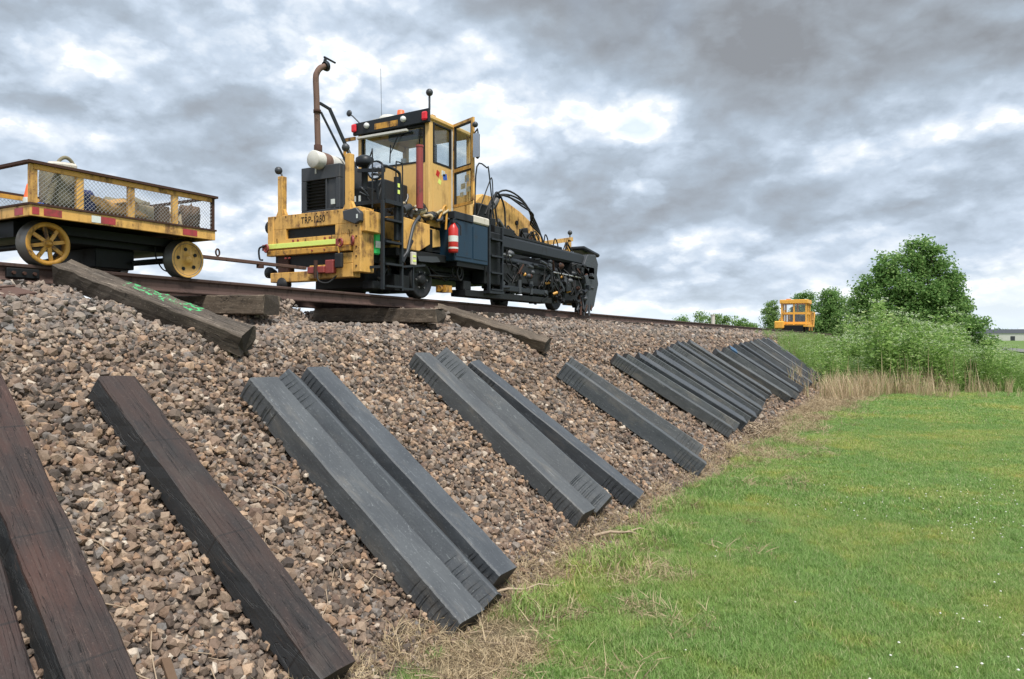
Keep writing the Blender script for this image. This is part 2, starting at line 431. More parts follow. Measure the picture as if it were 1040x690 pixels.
def leaf_mat(name, a, b_, c_=None, trans=0.25, rough=0.6):
    m, t, b = material(name)
    g = t.node('ShaderNodeNewGeometry'); oi = t.node('ShaderNodeObjectInfo')
    r = t.math('FRACT', t.math('ADD', g.outputs['Random Per Island'], oi.outputs['Random']))
    c = t.mix(r, a, b_)
    if c_: c = t.mix(t.smooth(r, 0.86, 0.92), c, c_)
    if name == 'grass_blade':
        pn = t.noise(g.outputs['Position'], 0.45, 4, 0.6); pn2 = t.noise(g.outputs['Position'], 2.6, 3, 0.6)
        c = t.mix(t.smooth(pn, 0.42, 0.68), t.mix(1.0, c, (0.86, 0.95, 0.85), 'MULTIPLY'), t.mix(1.0, c, (1.28, 1.08, 0.95), 'MULTIPLY'))
        c = t.mix(t.smooth(pn2, 0.50, 0.75), c, t.mix(1.0, c, (1.25, 1.05, 0.9), 'MULTIPLY'))
    t.l.new(c, b.inputs['Base Color']); b.inputs['Roughness'].default_value = rough
    b.inputs['Specular IOR Level'].default_value = 0.3
    out = t.n['Material Output']
    tl = t.node('ShaderNodeBsdfTranslucent'); t.l.new(c, tl.inputs[0])
    mx = t.node('ShaderNodeMixShader'); mx.inputs[0].default_value = trans
    t.l.new(b.outputs[0], mx.inputs[1]); t.l.new(tl.outputs[0], mx.inputs[2]); t.l.new(mx.outputs[0], out.inputs[0])
    return m
GRASSM = leaf_mat('grass_blade', (0.195, 0.315, 0.085), (0.35, 0.47, 0.175), (0.50, 0.48, 0.28), 0.45)
STRAWB = leaf_mat('dry_grass_blade', (0.30, 0.225, 0.13), (0.56, 0.45, 0.29), (0.16, 0.11, 0.07), 0.2)
REEDM = leaf_mat('dry_reed', (0.42, 0.31, 0.19), (0.66, 0.53, 0.35), (0.26, 0.34, 0.11), 0.3)
WEEDM = leaf_mat('weed_leaf', (0.15, 0.27, 0.06), (0.30, 0.44, 0.12), (0.42, 0.50, 0.22), 0.4)
UMBEL = leaf_mat('pale_blossom', (0.36, 0.46, 0.24), (0.52, 0.58, 0.40), None, 0.2)
TREEM = leaf_mat('tree_leaf', (0.115, 0.23, 0.06), (0.24, 0.39, 0.12), (0.36, 0.49, 0.18), 0.5)
TREEM2 = leaf_mat('pale_tree_leaf', (0.14, 0.24, 0.07), (0.25, 0.38, 0.12), (0.33, 0.44, 0.17), 0.4)
CLOVER = leaf_mat('clover_blossom', (0.7, 0.7, 0.62), (0.85, 0.85, 0.8), None, 0.2)

# ------------------------------------------------------------------ mesh building
ORG = {}
def link(o): S.collection.objects.link(o)


def tag(o, label=None, cat=None, group=None, kind=None):
    if label: o['label'] = label
    if cat: o['category'] = cat
    if group: o['group'] = group
    if kind: o['kind'] = kind
    return o


def empty(name, loc, label, cat, group=None):
    """loc is relative to the eye level, as every coordinate below"""
    o = bpy.data.objects.new(name, None); link(o)
    o.empty_display_size = 0.2
    o.location = (loc[0], loc[1], loc[2] + ZC)
    ORG[o] = Vector(loc)
    return tag(o, label, cat, group)


def crv(p, k=4):
    """smooth curve through the points"""
    q = [p[0] * 2 - p[1]] + p + [p[-1] * 2 - p[-2]]; out = []
    for i in range(1, len(q) - 2):
        a, b, c, d = q[i - 1:i + 3]
        for j in range(k):
            t = j / k
            out.append(0.5 * ((2 * b) + (c - a) * t + (2 * a - 5 * b + 4 * c - d) * t * t + (3 * b - a - 3 * c + d) * t ** 3))
    return out + [p[-1]]


class MB:
    def __init__(s):
        s.v = []; s.f = []; s.sm = []
    def add(s, vs, fs, smooth=False):
        k = len(s.v)
        s.v += [tuple(p) for p in vs]
        s.f += [tuple(i + k for i in f) for f in fs]
        s.sm += [smooth] * len(fs)
        return s
    def box(s, x0, x1, y0, y1, z0, z1, rot=None, piv=None):
        vs = [Vector((x, y, z)) for z in (z0, z1) for y in (y0, y1) for x in (x0, x1)]
        if rot:
            pv = Vector(piv) if piv else Vector(((x0 + x1) / 2, (y0 + y1) / 2, (z0 + z1) / 2))
            M = Euler(rot).to_matrix()
            vs = [M @ (p - pv) + pv for p in vs]
        return s.add(vs, [(0, 2, 3, 1), (4, 5, 7, 6), (0, 1, 5, 4), (2, 6, 7, 3), (0, 4, 6, 2), (1, 3, 7, 5)])
    def bar(s, p0, p1, w, h, up=(0, 0, 1)):
        p0, p1 = Vector(p0), Vector(p1); d = (p1 - p0).normalized()
        u = Vector(up)
        if abs(d.dot(u)) > 0.98: u = Vector((1, 0, 0))
        a = d.cross(u).normalized() * w / 2; b = a.cross(d).normalized() * h / 2
        vs = [p0 - a - b, p0 + a - b, p0 + a + b, p0 - a + b, p1 - a - b, p1 + a - b, p1 + a + b, p1 - a + b]
        return s.add(vs, [(0, 3, 2, 1), (4, 5, 6, 7), (0, 1, 5, 4), (1, 2, 6, 5), (2, 3, 7, 6), (3, 0, 4, 7)])
    def tube(s, pts, r, seg=8, caps=True):
        pts = [Vector(p) for p in pts]
        if len(pts) >= 4 and len(pts) < 16 and not isinstance(r, (list, tuple)): pts = crv(pts)
        n = len(pts)
        rs = r if isinstance(r, (list, tuple)) else [r] * n
        prev = None; vs = []
        for i, p in enumerate(pts):
            d = (pts[min(i + 1, n - 1)] - pts[max(i - 1, 0)]).normalized()
            if prev is None:
                a = d.orthogonal().normalized()
            else:
                a = (prev - d * prev.dot(d))
                a = a.normalized() if a.length > 1e-6 else d.orthogonal().normalized()
            prev = a; b = d.cross(a)
            for k in range(seg):
                q = 2 * math.pi * k / seg
                vs.append(p + (a * math.cos(q) + b * math.sin(q)) * rs[i])
        fs = [(i * seg + k, i * seg + (k + 1) % seg, (i + 1) * seg + (k + 1) % seg, (i + 1) * seg + k) for i in range(n - 1) for k in range(seg)]
        s.add(vs, fs, True)
        if caps:
            s.add(vs[:seg], [tuple(range(seg))[::-1]]); s.add(vs[-seg:], [tuple(range(seg))])
        return s
    def cyl(s, p0, p1, r, r1=None, seg=16):
        return s.tube([p0, p1], [r, r if r1 is None else r1], seg)
    def lathe(s, c, axis, prof, seg=20):
        """prof: list of (distance along axis, radius)"""
        ax = Vector(axis).normalized(); c = Vector(c)
        a = ax.orthogonal().normalized(); b = ax.cross(a); vs = []
        for (t, r) in prof:
            for k in range(seg):
                q = 2 * math.pi * k / seg
                vs.append(c + ax * t + (a * math.cos(q) + b * math.sin(q)) * max(r, 1e-4))
        n = len(prof)
        s.add(vs, [(i * seg + k, i * seg + (k + 1) % seg, (i + 1) * seg + (k + 1) % seg, (i + 1) * seg + k) for i in range(n - 1) for k in range(seg)], True)
        return s
    def ball(s, c, r, seg=12, sq=(1, 1, 1)):
        vs = []; fs = []; n = seg // 2
        for i in range(n + 1):
            th = math.pi * i / n
            for k in range(seg):
                q = 2 * math.pi * k / seg
                vs.append(Vector(c) + Vector((r * math.sin(th) * math.cos(q) * sq[0], r * math.sin(th) * math.sin(q) * sq[1], r * math.cos(th) * sq[2])))
        for i in range(n):
            for k in range(seg):
                fs.append((i * seg + k, (i + 1) * seg + k, (i + 1) * seg + (k + 1) % seg, i * seg + (k + 1) % seg))
        return s.add(vs, fs, True)
    def prism(s, poly, ext):
        """poly: 3D points of one face, ext: extrusion vector"""
        e = Vector(ext); a = [Vector(p) for p in poly]; n = len(a)
        return s.add(a + [p + e for p in a], [tuple(range(n))[::-1], tuple(range(n, 2 * n))] + [(i, (i + 1) % n, n + (i + 1) % n, n + i) for i in range(n)])
    def ring(s, c, axis, r, t, seg=24, ts=6):
        ax = Vector(axis).normalized(); a = ax.orthogonal().normalized(); b = ax.cross(a)
        pts = [Vector(c) + (a * math.cos(2 * math.pi * k / seg) + b * math.sin(2 * math.pi * k / seg)) * r for k in range(seg + 1)]
        return s.tube(pts, t, ts, False)
    def build(s, name, mat, parent=None, label=None, bevel=0.0, org=None, smooth_all=False):
        o0 = ORG.get(parent) if parent is not None else (Vector(org) if org else Vector((0, 0, 0)))
        me = bpy.data.meshes.new(name)
        me.from_pydata([(p[0] - o0[0], p[1] - o0[1], p[2] - o0[2]) for p in s.v], [], s.f)
        me.polygons.foreach_set('use_smooth', [bool(x) or smooth_all for x in s.sm])
        me.materials.append(mat)
        bm = bmesh.new(); bm.from_mesh(me); bmesh.ops.recalc_face_normals(bm, faces=bm.faces[:]); bm.to_mesh(me); bm.free()
        o = bpy.data.objects.new(name, me); link(o)
        if parent is not None:
            o.parent = parent; ORG[o] = o0
        else:
            o.location = (o0[0], o0[1], o0[2] + ZC); ORG[o] = o0
        if bevel:
            b = o.modifiers.new('bevel', 'BEVEL'); b.width = bevel; b.segments = 1; b.limit_method = 'ANGLE'; b.angle_limit = R(40)
        if label: o['label'] = label
        return o


def np_mesh(name, V, F, mat, kind=None, smooth=False, attrs=None):
    """fast mesh from arrays (F: list of arrays of equal-sided faces); V in eye-level coordinates, origin kept at eye level"""
    me = bpy.data.meshes.new(name)
    V = np.ascontiguousarray(V, dtype=np.float32)
    me.vertices.add(len(V)); me.vertices.foreach_set('co', V.ravel())
    k = F.shape[1]; n = len(F)
    me.loops.add(n * k); me.loops.foreach_set('vertex_index', F.astype(np.int32).ravel())
    me.polygons.add(n); me.polygons.foreach_set('loop_start', np.arange(0, n * k, k, dtype=np.int32))
    me.polygons.foreach_set('use_smooth', np.full(n, smooth))
    if attrs:
        for an, av in attrs.items():
            a = me.attributes.new(an, 'FLOAT', 'POINT'); a.data.foreach_set('value', av.astype(np.float32))
    me.update(calc_edges=True)
    me.materials.append(mat)
    o = bpy.data.objects.new(name, me); link(o)
    o.location = (0, 0, ZC)
    if kind: o['kind'] = kind
    return o


# value noise for masks and relief
_T = rng.random((256, 256))
def vn(x, y, s):
    x = np.asarray(x, float) * s + 71.3; y = np.asarray(y, float) * s + 31.7
    xi = np.floor(x).astype(int); yi = np.floor(y).astype(int); fx = x - xi; fy = y - yi
    fx = fx * fx * (3 - 2 * fx); fy = fy * fy * (3 - 2 * fy)
    g = lambda a, b: _T[a & 255, b & 255]
    return (g(xi, yi) * (1 - fx) + g(xi + 1, yi) * fx) * (1 - fy) + (g(xi, yi + 1) * (1 - fx) + g(xi + 1, yi + 1) * fx) * fy
def fbm(x, y, s, o=4):
    t = 0; a = 0.5; m = 0
    for i in range(o):
        t = t + a * vn(x + 3.1 * i, y - 1.7 * i, s * 2 ** i); m += a; a *= 0.5
    return t / m
def sstep(v, a, b):
    t = np.clip((v - a) / (b - a), 0, 1); return t * t * (3 - 2 * t)

# ------------------------------------------------------------------ ground, bank
PX = np.array([-60, -14.2, -13.1, -12.9, -10.0, -9.6, -9.2, -6.7, -6.45, -6.0, -5.87, -3.05, -2.8, -2.5, -2.2, 60])
PZ = np.array([-2.1, -2.1, -2.0, -1.9, 0.27, 0.38, 0.44, 0.44, 0.32, 0.27, 0.24, -1.85, -1.97, -2.02, -2.1, -2.1])
def fall(y): return -G * np.clip(y, -30, 70)
def bank_z(x, y):
    return np.interp(x, PX, PZ) + fall(y) + (fbm(x, y, 1.7, 3) - 0.5) * 0.05 - crib(x, y)
def crib(x, y):
    """ballast pushed off the shoulder and dug out round the ties that are being changed"""
    a = sstep(y, 3.6, 4.6) * (1 - sstep(y, 10.6, 11.8)); b = sstep(x, -6.68, -6.45) * (1 - sstep(x, -6.0, -5.45))
    hole = 0
    for c0, w0 in ((4.85, .80), (7.85, 1.15)):
        hole = np.maximum(hole, sstep(y, c0 - w0 - .2, c0 - w0) * (1 - sstep(y, c0 + w0, c0 + w0 + .2)))
    return np.maximum(0.15 * a * b, 0.26 * hole * sstep(x, -9.6, -9.3) * (1 - sstep(x, -6.2, -5.5)))
def lawn_z(x, y):
    x = np.asarray(x, float); y = np.asarray(y, float)
    near = 1 - sstep(np.hypot(x, y), 60, 120)
    return -1.95 - 0.07 * (1 - sstep(x, -2.9, -2.1)) + fall(y) + ((fbm(x, y, 0.5, 3) - 0.5) * 0.10 + (vn(x, y, 3.0) - 0.5) * 0.02) * near
def straw_mask(x, y):
    """1 = dead thatch and soil at the foot of the bank"""
    d = x + 2.87
    w = 0.38 + 1.0 * sstep(y, 14, 26) * (1 - sstep(y, 32, 40)) + 0.35 * (1 - sstep(y, 3, 6))
    n = fbm(x, y, 1.6, 4) - 0.5
    m = 1 - sstep(d + n * 1.9, w * 0.55, w * 1.25)
    p = sstep(fbm(x + 9, y, 2.3, 4), 0.56, 0.66) * (1 - sstep(d, 0.6, 2.1)) * 0.75
    return np.clip(np.maximum(m, p), 0, 1)


def grid(name, xs, ys, zf, mat, attr=None):
    X, Y = np.meshgrid(xs, ys); Zs = zf(X, Y)
    V = np.stack([X.ravel(), Y.ravel(), Zs.ravel()], 1)
    nx, ny = len(xs), len(ys)
    i = (np.arange(ny - 1)[:, None] * nx + np.arange(nx - 1)[None, :]).ravel()
    F = np.stack([i, i + 1, i + nx + 1, i + nx], 1)
    at = {k: f(X, Y).ravel() for k, f in attr.items()} if attr else None
    return np_mesh(name, V, F, mat, 'structure', True, at)


xs = np.concatenate([[-3000, -1200, -500, -200, -80, -40, -20], np.arange(-3.4, 6.0, 0.09), np.arange(6.2, 12, 0.6), [14, 18, 25, 40, 70, 130, 300, 700, 1500, 3000]])
ys = np.concatenate([[-3000, -900, -300, -100, -40, -15, -5], np.arange(0, 12, 0.09), np.arange(12, 36, 0.16), np.arange(36.5, 60, 1.5), [64, 70, 85, 110, 160, 250, 450, 900, 1800, 4000]])
def field_mask(x, y):
    return np.maximum(sstep(y - 0.68 * x + (fbm(x, y, 0.8, 3) - .5) * 2, 31.0, 34.0), sstep(x, 16, 20))
grid('ground', xs, ys, lawn_z, GROUNDM, {'straw': lambda x, y: straw_mask(x, y) * (x < 6), 'field': field_mask})

bx = np.concatenate([np.arange(-14.2, -9.6, 0.5), np.arange(-9.6, -2.15, 0.11)])
by = np.concatenate([np.arange(-6, 16, 0.14), np.arange(16, 60, 0.4), np.arange(62, 400, 8)])
grid('embankment', bx, by, bank_z, BANKM)


def stones(name, n, y0, y1, smin, smax, x0=-9.2, x1=-2.45, seed=1, skip=None):
    r = np.random.default_rng(seed)
    x = r.uniform(x0, x1, n); y = r.uniform(y0, y1, n)
    # thin out past the toe and onto the grass
    k = r.random(n) < np.where(x > -2.75, 0.22, np.where(x > -2.95, 0.6, 1.0))
    k &= (r.random(n) < np.where((x < -6.5), 0.6, 1.0))
    if skip is not None: k &= ~skip(x, y)
    x = x[k]; y = y[k]; n = len(x)
    z = np.interp(x, PX, PZ) + fall(y) + (fbm(x, y, 1.7, 3) - 0.5) * 0.05 - crib(x, y) + r.normal(0.010, 0.014, n)
    sz = np.clip(r.lognormal(np.log((smin + smax) / 2), 0.42, n), smin * 0.7, smax * 1.5)
    sz = np.where(x > -3.0, sz * 0.7, sz)
    phi = (1 + 5 ** .5) / 2
    ico = np.array([(-1, phi, 0), (1, phi, 0), (-1, -phi, 0), (1, -phi, 0), (0, -1, phi), (0, 1, phi), (0, -1, -phi), (0, 1, -phi), (phi, 0, -1), (phi, 0, 1), (-phi, 0, -1), (-phi, 0, 1)]) / math.sqrt(1 + phi * phi)
    f = np.array([(0, 11, 5), (0, 5, 1), (0, 1, 7), (0, 7, 10), (0, 10, 11), (1, 5, 9), (5, 11, 4), (11, 10, 2), (10, 7, 6), (7, 1, 8), (3, 9, 4), (3, 4, 2), (3, 2, 6), (3, 6, 8), (3, 8, 9), (4, 9, 5), (2, 4, 11), (6, 2, 10), (8, 6, 7), (9, 8, 1)])
    P = ico[None] * r.uniform(0.62, 1.18, (n, 12, 1)) + r.normal(0, 0.08, (n, 12, 3))
    P = P * r.uniform(0.55, 1.25, (n, 1, 3))
    P = np.clip(P, -0.95, 0.95) * sz[:, None, None]
    q = r.normal(size=(n, 4)); q /= np.linalg.norm(q, axis=1)[:, None]
    w, a, b, c = q.T
    M = np.stack([1 - 2 * (b * b + c * c), 2 * (a * b - w * c), 2 * (a * c + w * b), 2 * (a * b + w * c), 1 - 2 * (a * a + c * c), 2 * (b * c - w * a), 2 * (a * c - w * b), 2 * (b * c + w * a), 1 - 2 * (a * a + b * b)], 1).reshape(n, 3, 3)
    P = np.einsum('nij,nkj->nki', M, P) + np.stack([x, y, z], 1)[:, None, :]
    F = f[None] + (np.arange(n) * 12)[:, None, None]
    return np_mesh(name, P.reshape(-1, 3), F.reshape(-1, 3), STONE, 'stuff')

tag(stones('ballast_stones', 60000, 0.2, 7.0, 0.0165, 0.033, seed=3), 'brown and grey crushed stone covering the near slope of the railway bank', 'ballast')
tag(stones('ballast_stones', 17000, 0.2, 7.0, 0.014, 0.026, seed=13), 'smaller chips between the large stones of the near slope', 'ballast')
tag(stones('ballast_stones', 40000, 7.0, 17.0, 0.020, 0.040, seed=4), 'crushed stone covering the slope and crest beside the work machine', 'ballast')
tag(stones('ballast_stones', 31000, 17.0, 56.0, 0.030, 0.060, seed=5), 'distant crushed stone on the bank running towards the trees', 'ballast')

# ------------------------------------------------------------------ track
def zr(y): return 0.685 - G * y          # top of rail
XN, XF = -7.2, -8.635                     # rail head centres
def rail_profile():
    h = 0.172
    half = [(0.0685, -h), (0.0685, -h + 0.012), (0.018, -h + 0.030), (0.009, -h + 0.05), (0.009, -0.047), (0.018, -0.038), (0.036, -0.030), (0.037, -0.008), (0.030, 0.0)]
    return [(-a, b) for a, b in half][::-1][::-1] and ([(a, b) for a, b in half] + [(-a, b) for a, b in half[::-1]])
def rail(xc, label):
    pr = rail_profile(); ys_ = [-6, 0] + list(range(4, 60, 4)) + [80, 120, 200, 330]
    vs = []; n = len(pr)
    for y in ys_:
        for a, b in pr: vs.append((xc + a, y, zr(min(y, 70)) + b))
    fs = [(i * n + k, i * n + (k + 1) % n, (i + 1) * n + (k + 1) % n, (i + 1) * n + k) for i in range(len(ys_) - 1) for k in range(n)]
    fs += [tuple(range(n)), tuple(range(len(vs) - n, len(vs)))[::-1]]
    b = MB(); b.add(vs, fs)
    o = b.build('rail', RAILM, org=(xc, 0, zr(0) - 0.172))
    return tag(o, label, 'rail', 'the two rails of the track')
near_rail = rail(XN, 'rusty brown near rail along the crest of the bank, in front of the wheels')
far_rail = rail(XF, 'rusty brown far rail of the track, behind the near rail')
# joint bars with bolts, on the near rail
for yj in (3.55,):
    j = MB().box(XN + 0.012, XN + 0.055, yj - 0.02, yj + 0.26, zr(yj) - 0.135, zr(yj) - 0.045).build('joint_bar', BLK2, near_rail, bevel=0.008)
    for k in range(3):
        MB().cyl((XN + 0.05, yj + 0.03 + k * 0.09, zr(yj) - 0.09), (XN + 0.078, yj + 0.03 + k * 0.09, zr(yj) - 0.09), 0.016, seg=6).build('bolt', DARKRUST, j)


def tie_mesh(L, w, h, grooves=0, rough=0.003, seed=0, sag=0.0, splint=0.0):
    """a sawn tie lying along X, underside at z = 0; grooves cut into the flanks near both ends"""
    r = random.Random(seed)
    st = []
    n = 26
    for i in range(n + 1): st.append((-L / 2 + L * i / n, 0.0))
    if grooves:
        pit = 0.060
        for sgn in (-1, 1):
            for k in range(grooves):
                x = sgn * (L / 2 - 0.05 - k * pit - 0.012 * math.sin(k * 2.3 + seed))
                st += [(x - 0.016, 0.0), (x - 0.008, 1.0), (x + 0.008, 1.0), (x + 0.016, 0.0)]
    st = sorted(st)
    st2 = [st[0]]
    for s_ in st[1:]:
        if s_[0] - st2[-1][0] > 0.0045: st2.append(s_)
    ch = 0.012
    prof = [(-1, 0, 1, 0), (-1, 0, 0, 1), (-1, 0.5, 0, 0), (-1, 1, 0, -1), (-1, 1, 1, 0), (0, 1, 0, 0), (1, 1, -1, 0), (1, 1, 0, -1), (1, 0.5, 0, 0), (1, 0, 0, 1), (1, 0, -1, 0), (0, 0, 0, 0)]
    vs = []; m = len(prof)
    off = r.uniform(0, 50)
    for (x, g) in st2:
        e = abs(x) / (L / 2)
        endr = 1.0
        for (sy, tz, cx, cz) in prof:
            y = sy * w / 2 + cx * ch; z = tz * h + cz * ch
            if sy != 0 and g and tz != 0.5 or (g and tz == 0.5): y -= sy * 0.008 * g * (1.0 if tz < 0.9 else 0.5)
            nz = mnoise.noise(Vector((x * 3 + off, y * 7, z * 7)))
            n2 = mnoise.noise(Vector((x * 11 + off, y * 15, z * 15)))
            y += (nz * 1.4 + n2) * rough; z += (nz + n2 * 0.8) * rough * (0 if tz == 0 else 1)
            sl_ = 0.05 * (tz - 0.5) if grooves and e > 0.6 else 0          # grooves lean
            zz = z - sag * (2 * x / L) ** 2
            xx = x + (sl_ if (g and 0.02 < tz) else 0) * 0.5
            if splint and abs(x) > L / 2 - 0.001: xx += r.uniform(-splint, splint)
            vs.append((xx, y, zz))
    fs = [(i * m + k, i * m + (k + 1) % m, (i + 1) * m + (k + 1) % m, (i + 1) * m + k) for i in range(len(st2) - 1) for k in range(m)]
    fs += [tuple(range(m)), tuple(range(len(vs) - m, len(vs)))[::-1]]
    me = bpy.data.meshes.new('tie'); me.from_pydata(vs, [], fs)
    bm = bmesh.new(); bm.from_mesh(me); bmesh.ops.recalc_face_normals(bm, faces=bm.faces[:]); bm.to_mesh(me); bm.free()
    return me


def place(o, origin, xdir, zdir):
    x = Vector(xdir).normalized(); z = Vector(zdir); z = (z - x * z.dot(x)).normalized(); y = z.cross(x)
    M = Matrix((x, y, z)).transposed().to_4x4()
    M.translation = Vector(origin) + Vector((0, 0, ZC))
    o.matrix_world = M


NSL = Vector((0.75, G, 1.0)).normalized()
def slope_z(x, y, lift=0.0):                  # plane on which the new ties lie
    return -4.092 - 0.75 * x - G * y + lift
def slope_tie(xu, yu, xl, yl, mesh, label, mat, name='composite_tie', cat='railway tie', group=None, roll=0.0, lift=0.0, side=0.0):
    """(xu,yu) upper end, (xl,yl) lower end of the tie's axis, on the slope"""
    a = Vector((xu, yu, slope_z(xu, yu))); b = Vector((xl, yl, slope_z(xl, yl)))
    d = (b - a).normalized()
    z = Matrix.Rotation(roll, 3, d) @ NSL
    o = bpy.data.objects.new(name, mesh); link(o)
    if not mesh.materials: mesh.materials.append(mat)
    L = (b - a).length
    place(o, (a + b) / 2 + NSL * lift, d, z)
    return tag(o, label, cat, group)


GD = 'dark creosoted timber ties lying down the bank'
GC = 'grey grooved ties laid down the bank for the track'
W_, H_ = 0.27, 0.205
# main brown tie bottom left, one more in the corner, and the dark one beside them
t = slope_tie(-4.95, 2.22, -2.93, 1.89, tie_mesh(2.72, 0.28, 0.20, rough=0.006, seed=1, splint=0.01), 'reddish brown cracked timber tie crossing the lower left corner of the bank', CREO2, 'timber_tie', group=GD)
t = slope_tie(-4.95, 1.98, -2.93, 1.50, tie_mesh(2.6, 0.26, 0.19, rough=0.006, seed=2), 'reddish brown timber tie barely in view in the lower left corner, nearest the viewer', CREO2, 'timber_tie', group=GD, lift=-.05)
t = slope_tie(-4.90, 3.06, -2.87, 3.02, tie_mesh(2.56, 0.27, 0.19, rough=0.006, seed=3, splint=0.008), 'nearly black creosoted timber tie lying alone, left of the first trio of grey ties', CREO, 'timber_tie', group=GD)
# first trio
cm = [tie_mesh(2.57, W_ + 0.01 * (i % 3), H_, grooves=7, rough=0.0022, seed=20 + i) for i in range(5)]
slope_tie(-4.82, 4.27, -2.75, 4.20, tie_mesh(2.6, 0.30, 0.20, grooves=7, rough=0.0025, seed=30), 'wide clean grey grooved tie, left one of the nearest trio', COMP, group=GC)
slope_tie(-4.88, 4.53, -2.76, 4.50, tie_mesh(2.62, 0.21, 0.24, grooves=7, rough=0.003, seed=31), 'grey tie tipped on edge, half sunk between its neighbours in the nearest trio', COMP2, group=GC, roll=R(-30), lift=-0.02)
slope_tie(-4.90, 4.97, -2.87, 4.90, tie_mesh(2.55, 0.27, 0.19, rough=0.003, grooves=5, seed=32), 'pale topped grey tie, right one of the nearest trio', COMP, group=GC, lift=0.015)
# second trio
slope_tie(-5.05, 6.80, -2.97, 6.76, tie_mesh(2.6, 0.29, 0.20, grooves=7, rough=0.0022, seed=33), 'grey grooved tie, left one of the second trio', COMP, group=GC)
slope_tie(-5.05, 7.16, -2.98, 7.20, tie_mesh(2.6, 0.20, 0.26, grooves=7, rough=0.0022, seed=34), 'grey tie rolled on its edge in the middle of the second trio', COMP2, group=GC, roll=R(-32), lift=0.0)
slope_tie(-4.90, 7.68, -2.88, 8.06, tie_mesh(2.56, 0.26, 0.20, grooves=7, rough=0.0022, seed=35), 'grey grooved tie, right one of the second trio, lying slightly askew', COMP, group=GC)
# pair
slope_tie(-4.72, 9.93, -2.82, 10.60, tie_mesh(2.5, 0.20, 0.26, grooves=7, rough=0.0022, seed=36), 'grey tie standing on its narrow side, front one of the lone pair', COMP2, group=GC, roll=R(-10))
slope_tie(-4.92, 10.55, -3.02, 11.55, tie_mesh(2.5, 0.27, 0.20, grooves=7, rough=0.0022, seed=37), 'grey tie leaning behind the front one of the lone pair', COMP, group=GC, roll=R(-24), lift=-0.03)
# rows further along
row = [  # xu, yu, xl, yl, roll
    (-4.98, 12.55, -3.02, 13.85, -8, 'front one of the large row, its flank showing'),
    (-4.95, 13.00, -3.05, 14.40, -20, 'second from the front in the large row'),
    (-4.93, 13.60, -3.04, 15.05, 0, 'third from the front in the large row'),
    (-5.00, 14.30, -3.06, 15.70, -15, 'fourth from the front in the large row'),
    (-5.00, 14.90, -3.05, 16.25, 4, 'fifth from the front in the large row'),
    (-5.12, 15.50, -3.08, 16.85, -12, 'sixth from the front in the large row'),
    (-5.18, 16.10, -3.06, 17.45, 0, 'seventh from the front in the large row'),
    (-5.28, 16.75, -3.12, 18.10, -18, 'eighth from the front in the large row'),
    (-5.30, 17.35, -3.24, 18.70, 0, 'ninth from the front in the large row, a little higher'),
    (-5.33, 17.95, -3.28, 19.40, -14, 'tenth from the front in the large row, shifted up the slope'),
    (-5.38, 18.60, -3.30, 20.10, 2, 'rearmost of the large row, its upper end highest'),
]
for i, (a, b, c, d, ro, lb) in enumerate(row):
    slope_tie(a, b, c, d, cm[i % 5], 'dark grey grooved tie, ' + lb, COMP2 if i % 2 else COMP, group=GC, roll=R(ro), lift=0.01 * (i % 3))
row2 = [
    (-4.95, 20.25, -3.18, 21.75, 0, 'frontmost of the farthest row, its flank dark along the ground', 0),
    (-5.00, 21.44, -3.10, 22.73, -18, 'second of the farthest row, reaching into the dry grass', 0),
    (-5.05, 22.29, -3.22, 23.71, 4, 'third of the farthest row, with a blue painted upper end', 1),
    (-5.10, 23.46, -3.25, 24.69, -12, 'fourth of the farthest row, right behind the blue ended one', 0),
    (-5.15, 24.65, -3.27, 25.67, 0, 'fifth of the farthest row', 0),
    (-5.20, 25.50, -3.29, 26.65, -18, 'sixth of the farthest row, near its middle', 0),
    (-5.25, 26.67, -3.31, 27.63, 4, 'seventh of the farthest row, just past its middle', 0),
    (-5.30, 27.86, -3.33, 28.61, -12, 'eighth of the farthest row', 0),
    (-5.40, 28.71, -3.36, 29.59, 0, 'ninth of the farthest row, close to the weeds', 0),
    (-5.40, 29.88, -3.38, 30.57, -18, 'tenth of the farthest row, last but one', 0),
    (-5.40, 31.07, -3.40, 31.55, 4, 'rearmost of the farthest row, against the green weeds', 0),
]
for i, (a, b, c, d, ro, lb, bl) in enumerate(row2):
    o = slope_tie(a, b, c, d, cm[(i + 2) % 5], 'dark grey tie, ' + lb, COMP, group=GC, roll=R(ro), lift=0.02 * (i % 2))
    if bl:
        m = bpy.data.meshes.new('painted_end')
        bmx = bmesh.new(); bmesh.ops.create_cube(bmx, size=1.0, matrix=Matrix.Translation((-1.15, 0, 0.10)) @ Matrix.Diagonal((0.24, 0.294, 0.214, 1))); bmx.to_mesh(m); bmx.free()
        m.materials.append(BLUET)
        q = bpy.data.objects.new('painted_end', m); link(q); q.parent = o; q['label'] = 'blue painted upper end of the tie'


def free_tie(p, d, up, L, w, h, label, mat, seed, name='old_tie', grp='old timber ties around the rails', rough=0.009, splint=0.03):
    """p: middle of the underside"""
    me = tie_mesh(L, w, h, rough=rough, seed=seed, splint=splint); me.materials.append(mat)
    o = bpy.data.objects.new(name, me); link(o)
    place(o, p, d, up)
    return tag(o, label, 'railway tie', grp)
# old tie with green spray marks, from the rail down over the crest
A0 = Vector((-7.02, 3.86, 0.63)); A1 = Vector((-5.16, 4.40, -0.03))
da = (A1 - A0).normalized(); up = Vector((0.36, -0.30, 1)); upa = (up - da * up.dot(da)).normalized(); sa = upa.cross(da)
pa = (A0 + A1) / 2 + sa * 0.11 - upa * 0.175
old = free_tie(pa, da, upa, (A1 - A0).length, 0.22, 0.21, 'weathered old tie with green spray marks, sloping from the near rail over the crest', SPRAYT, 51, rough=0.012)
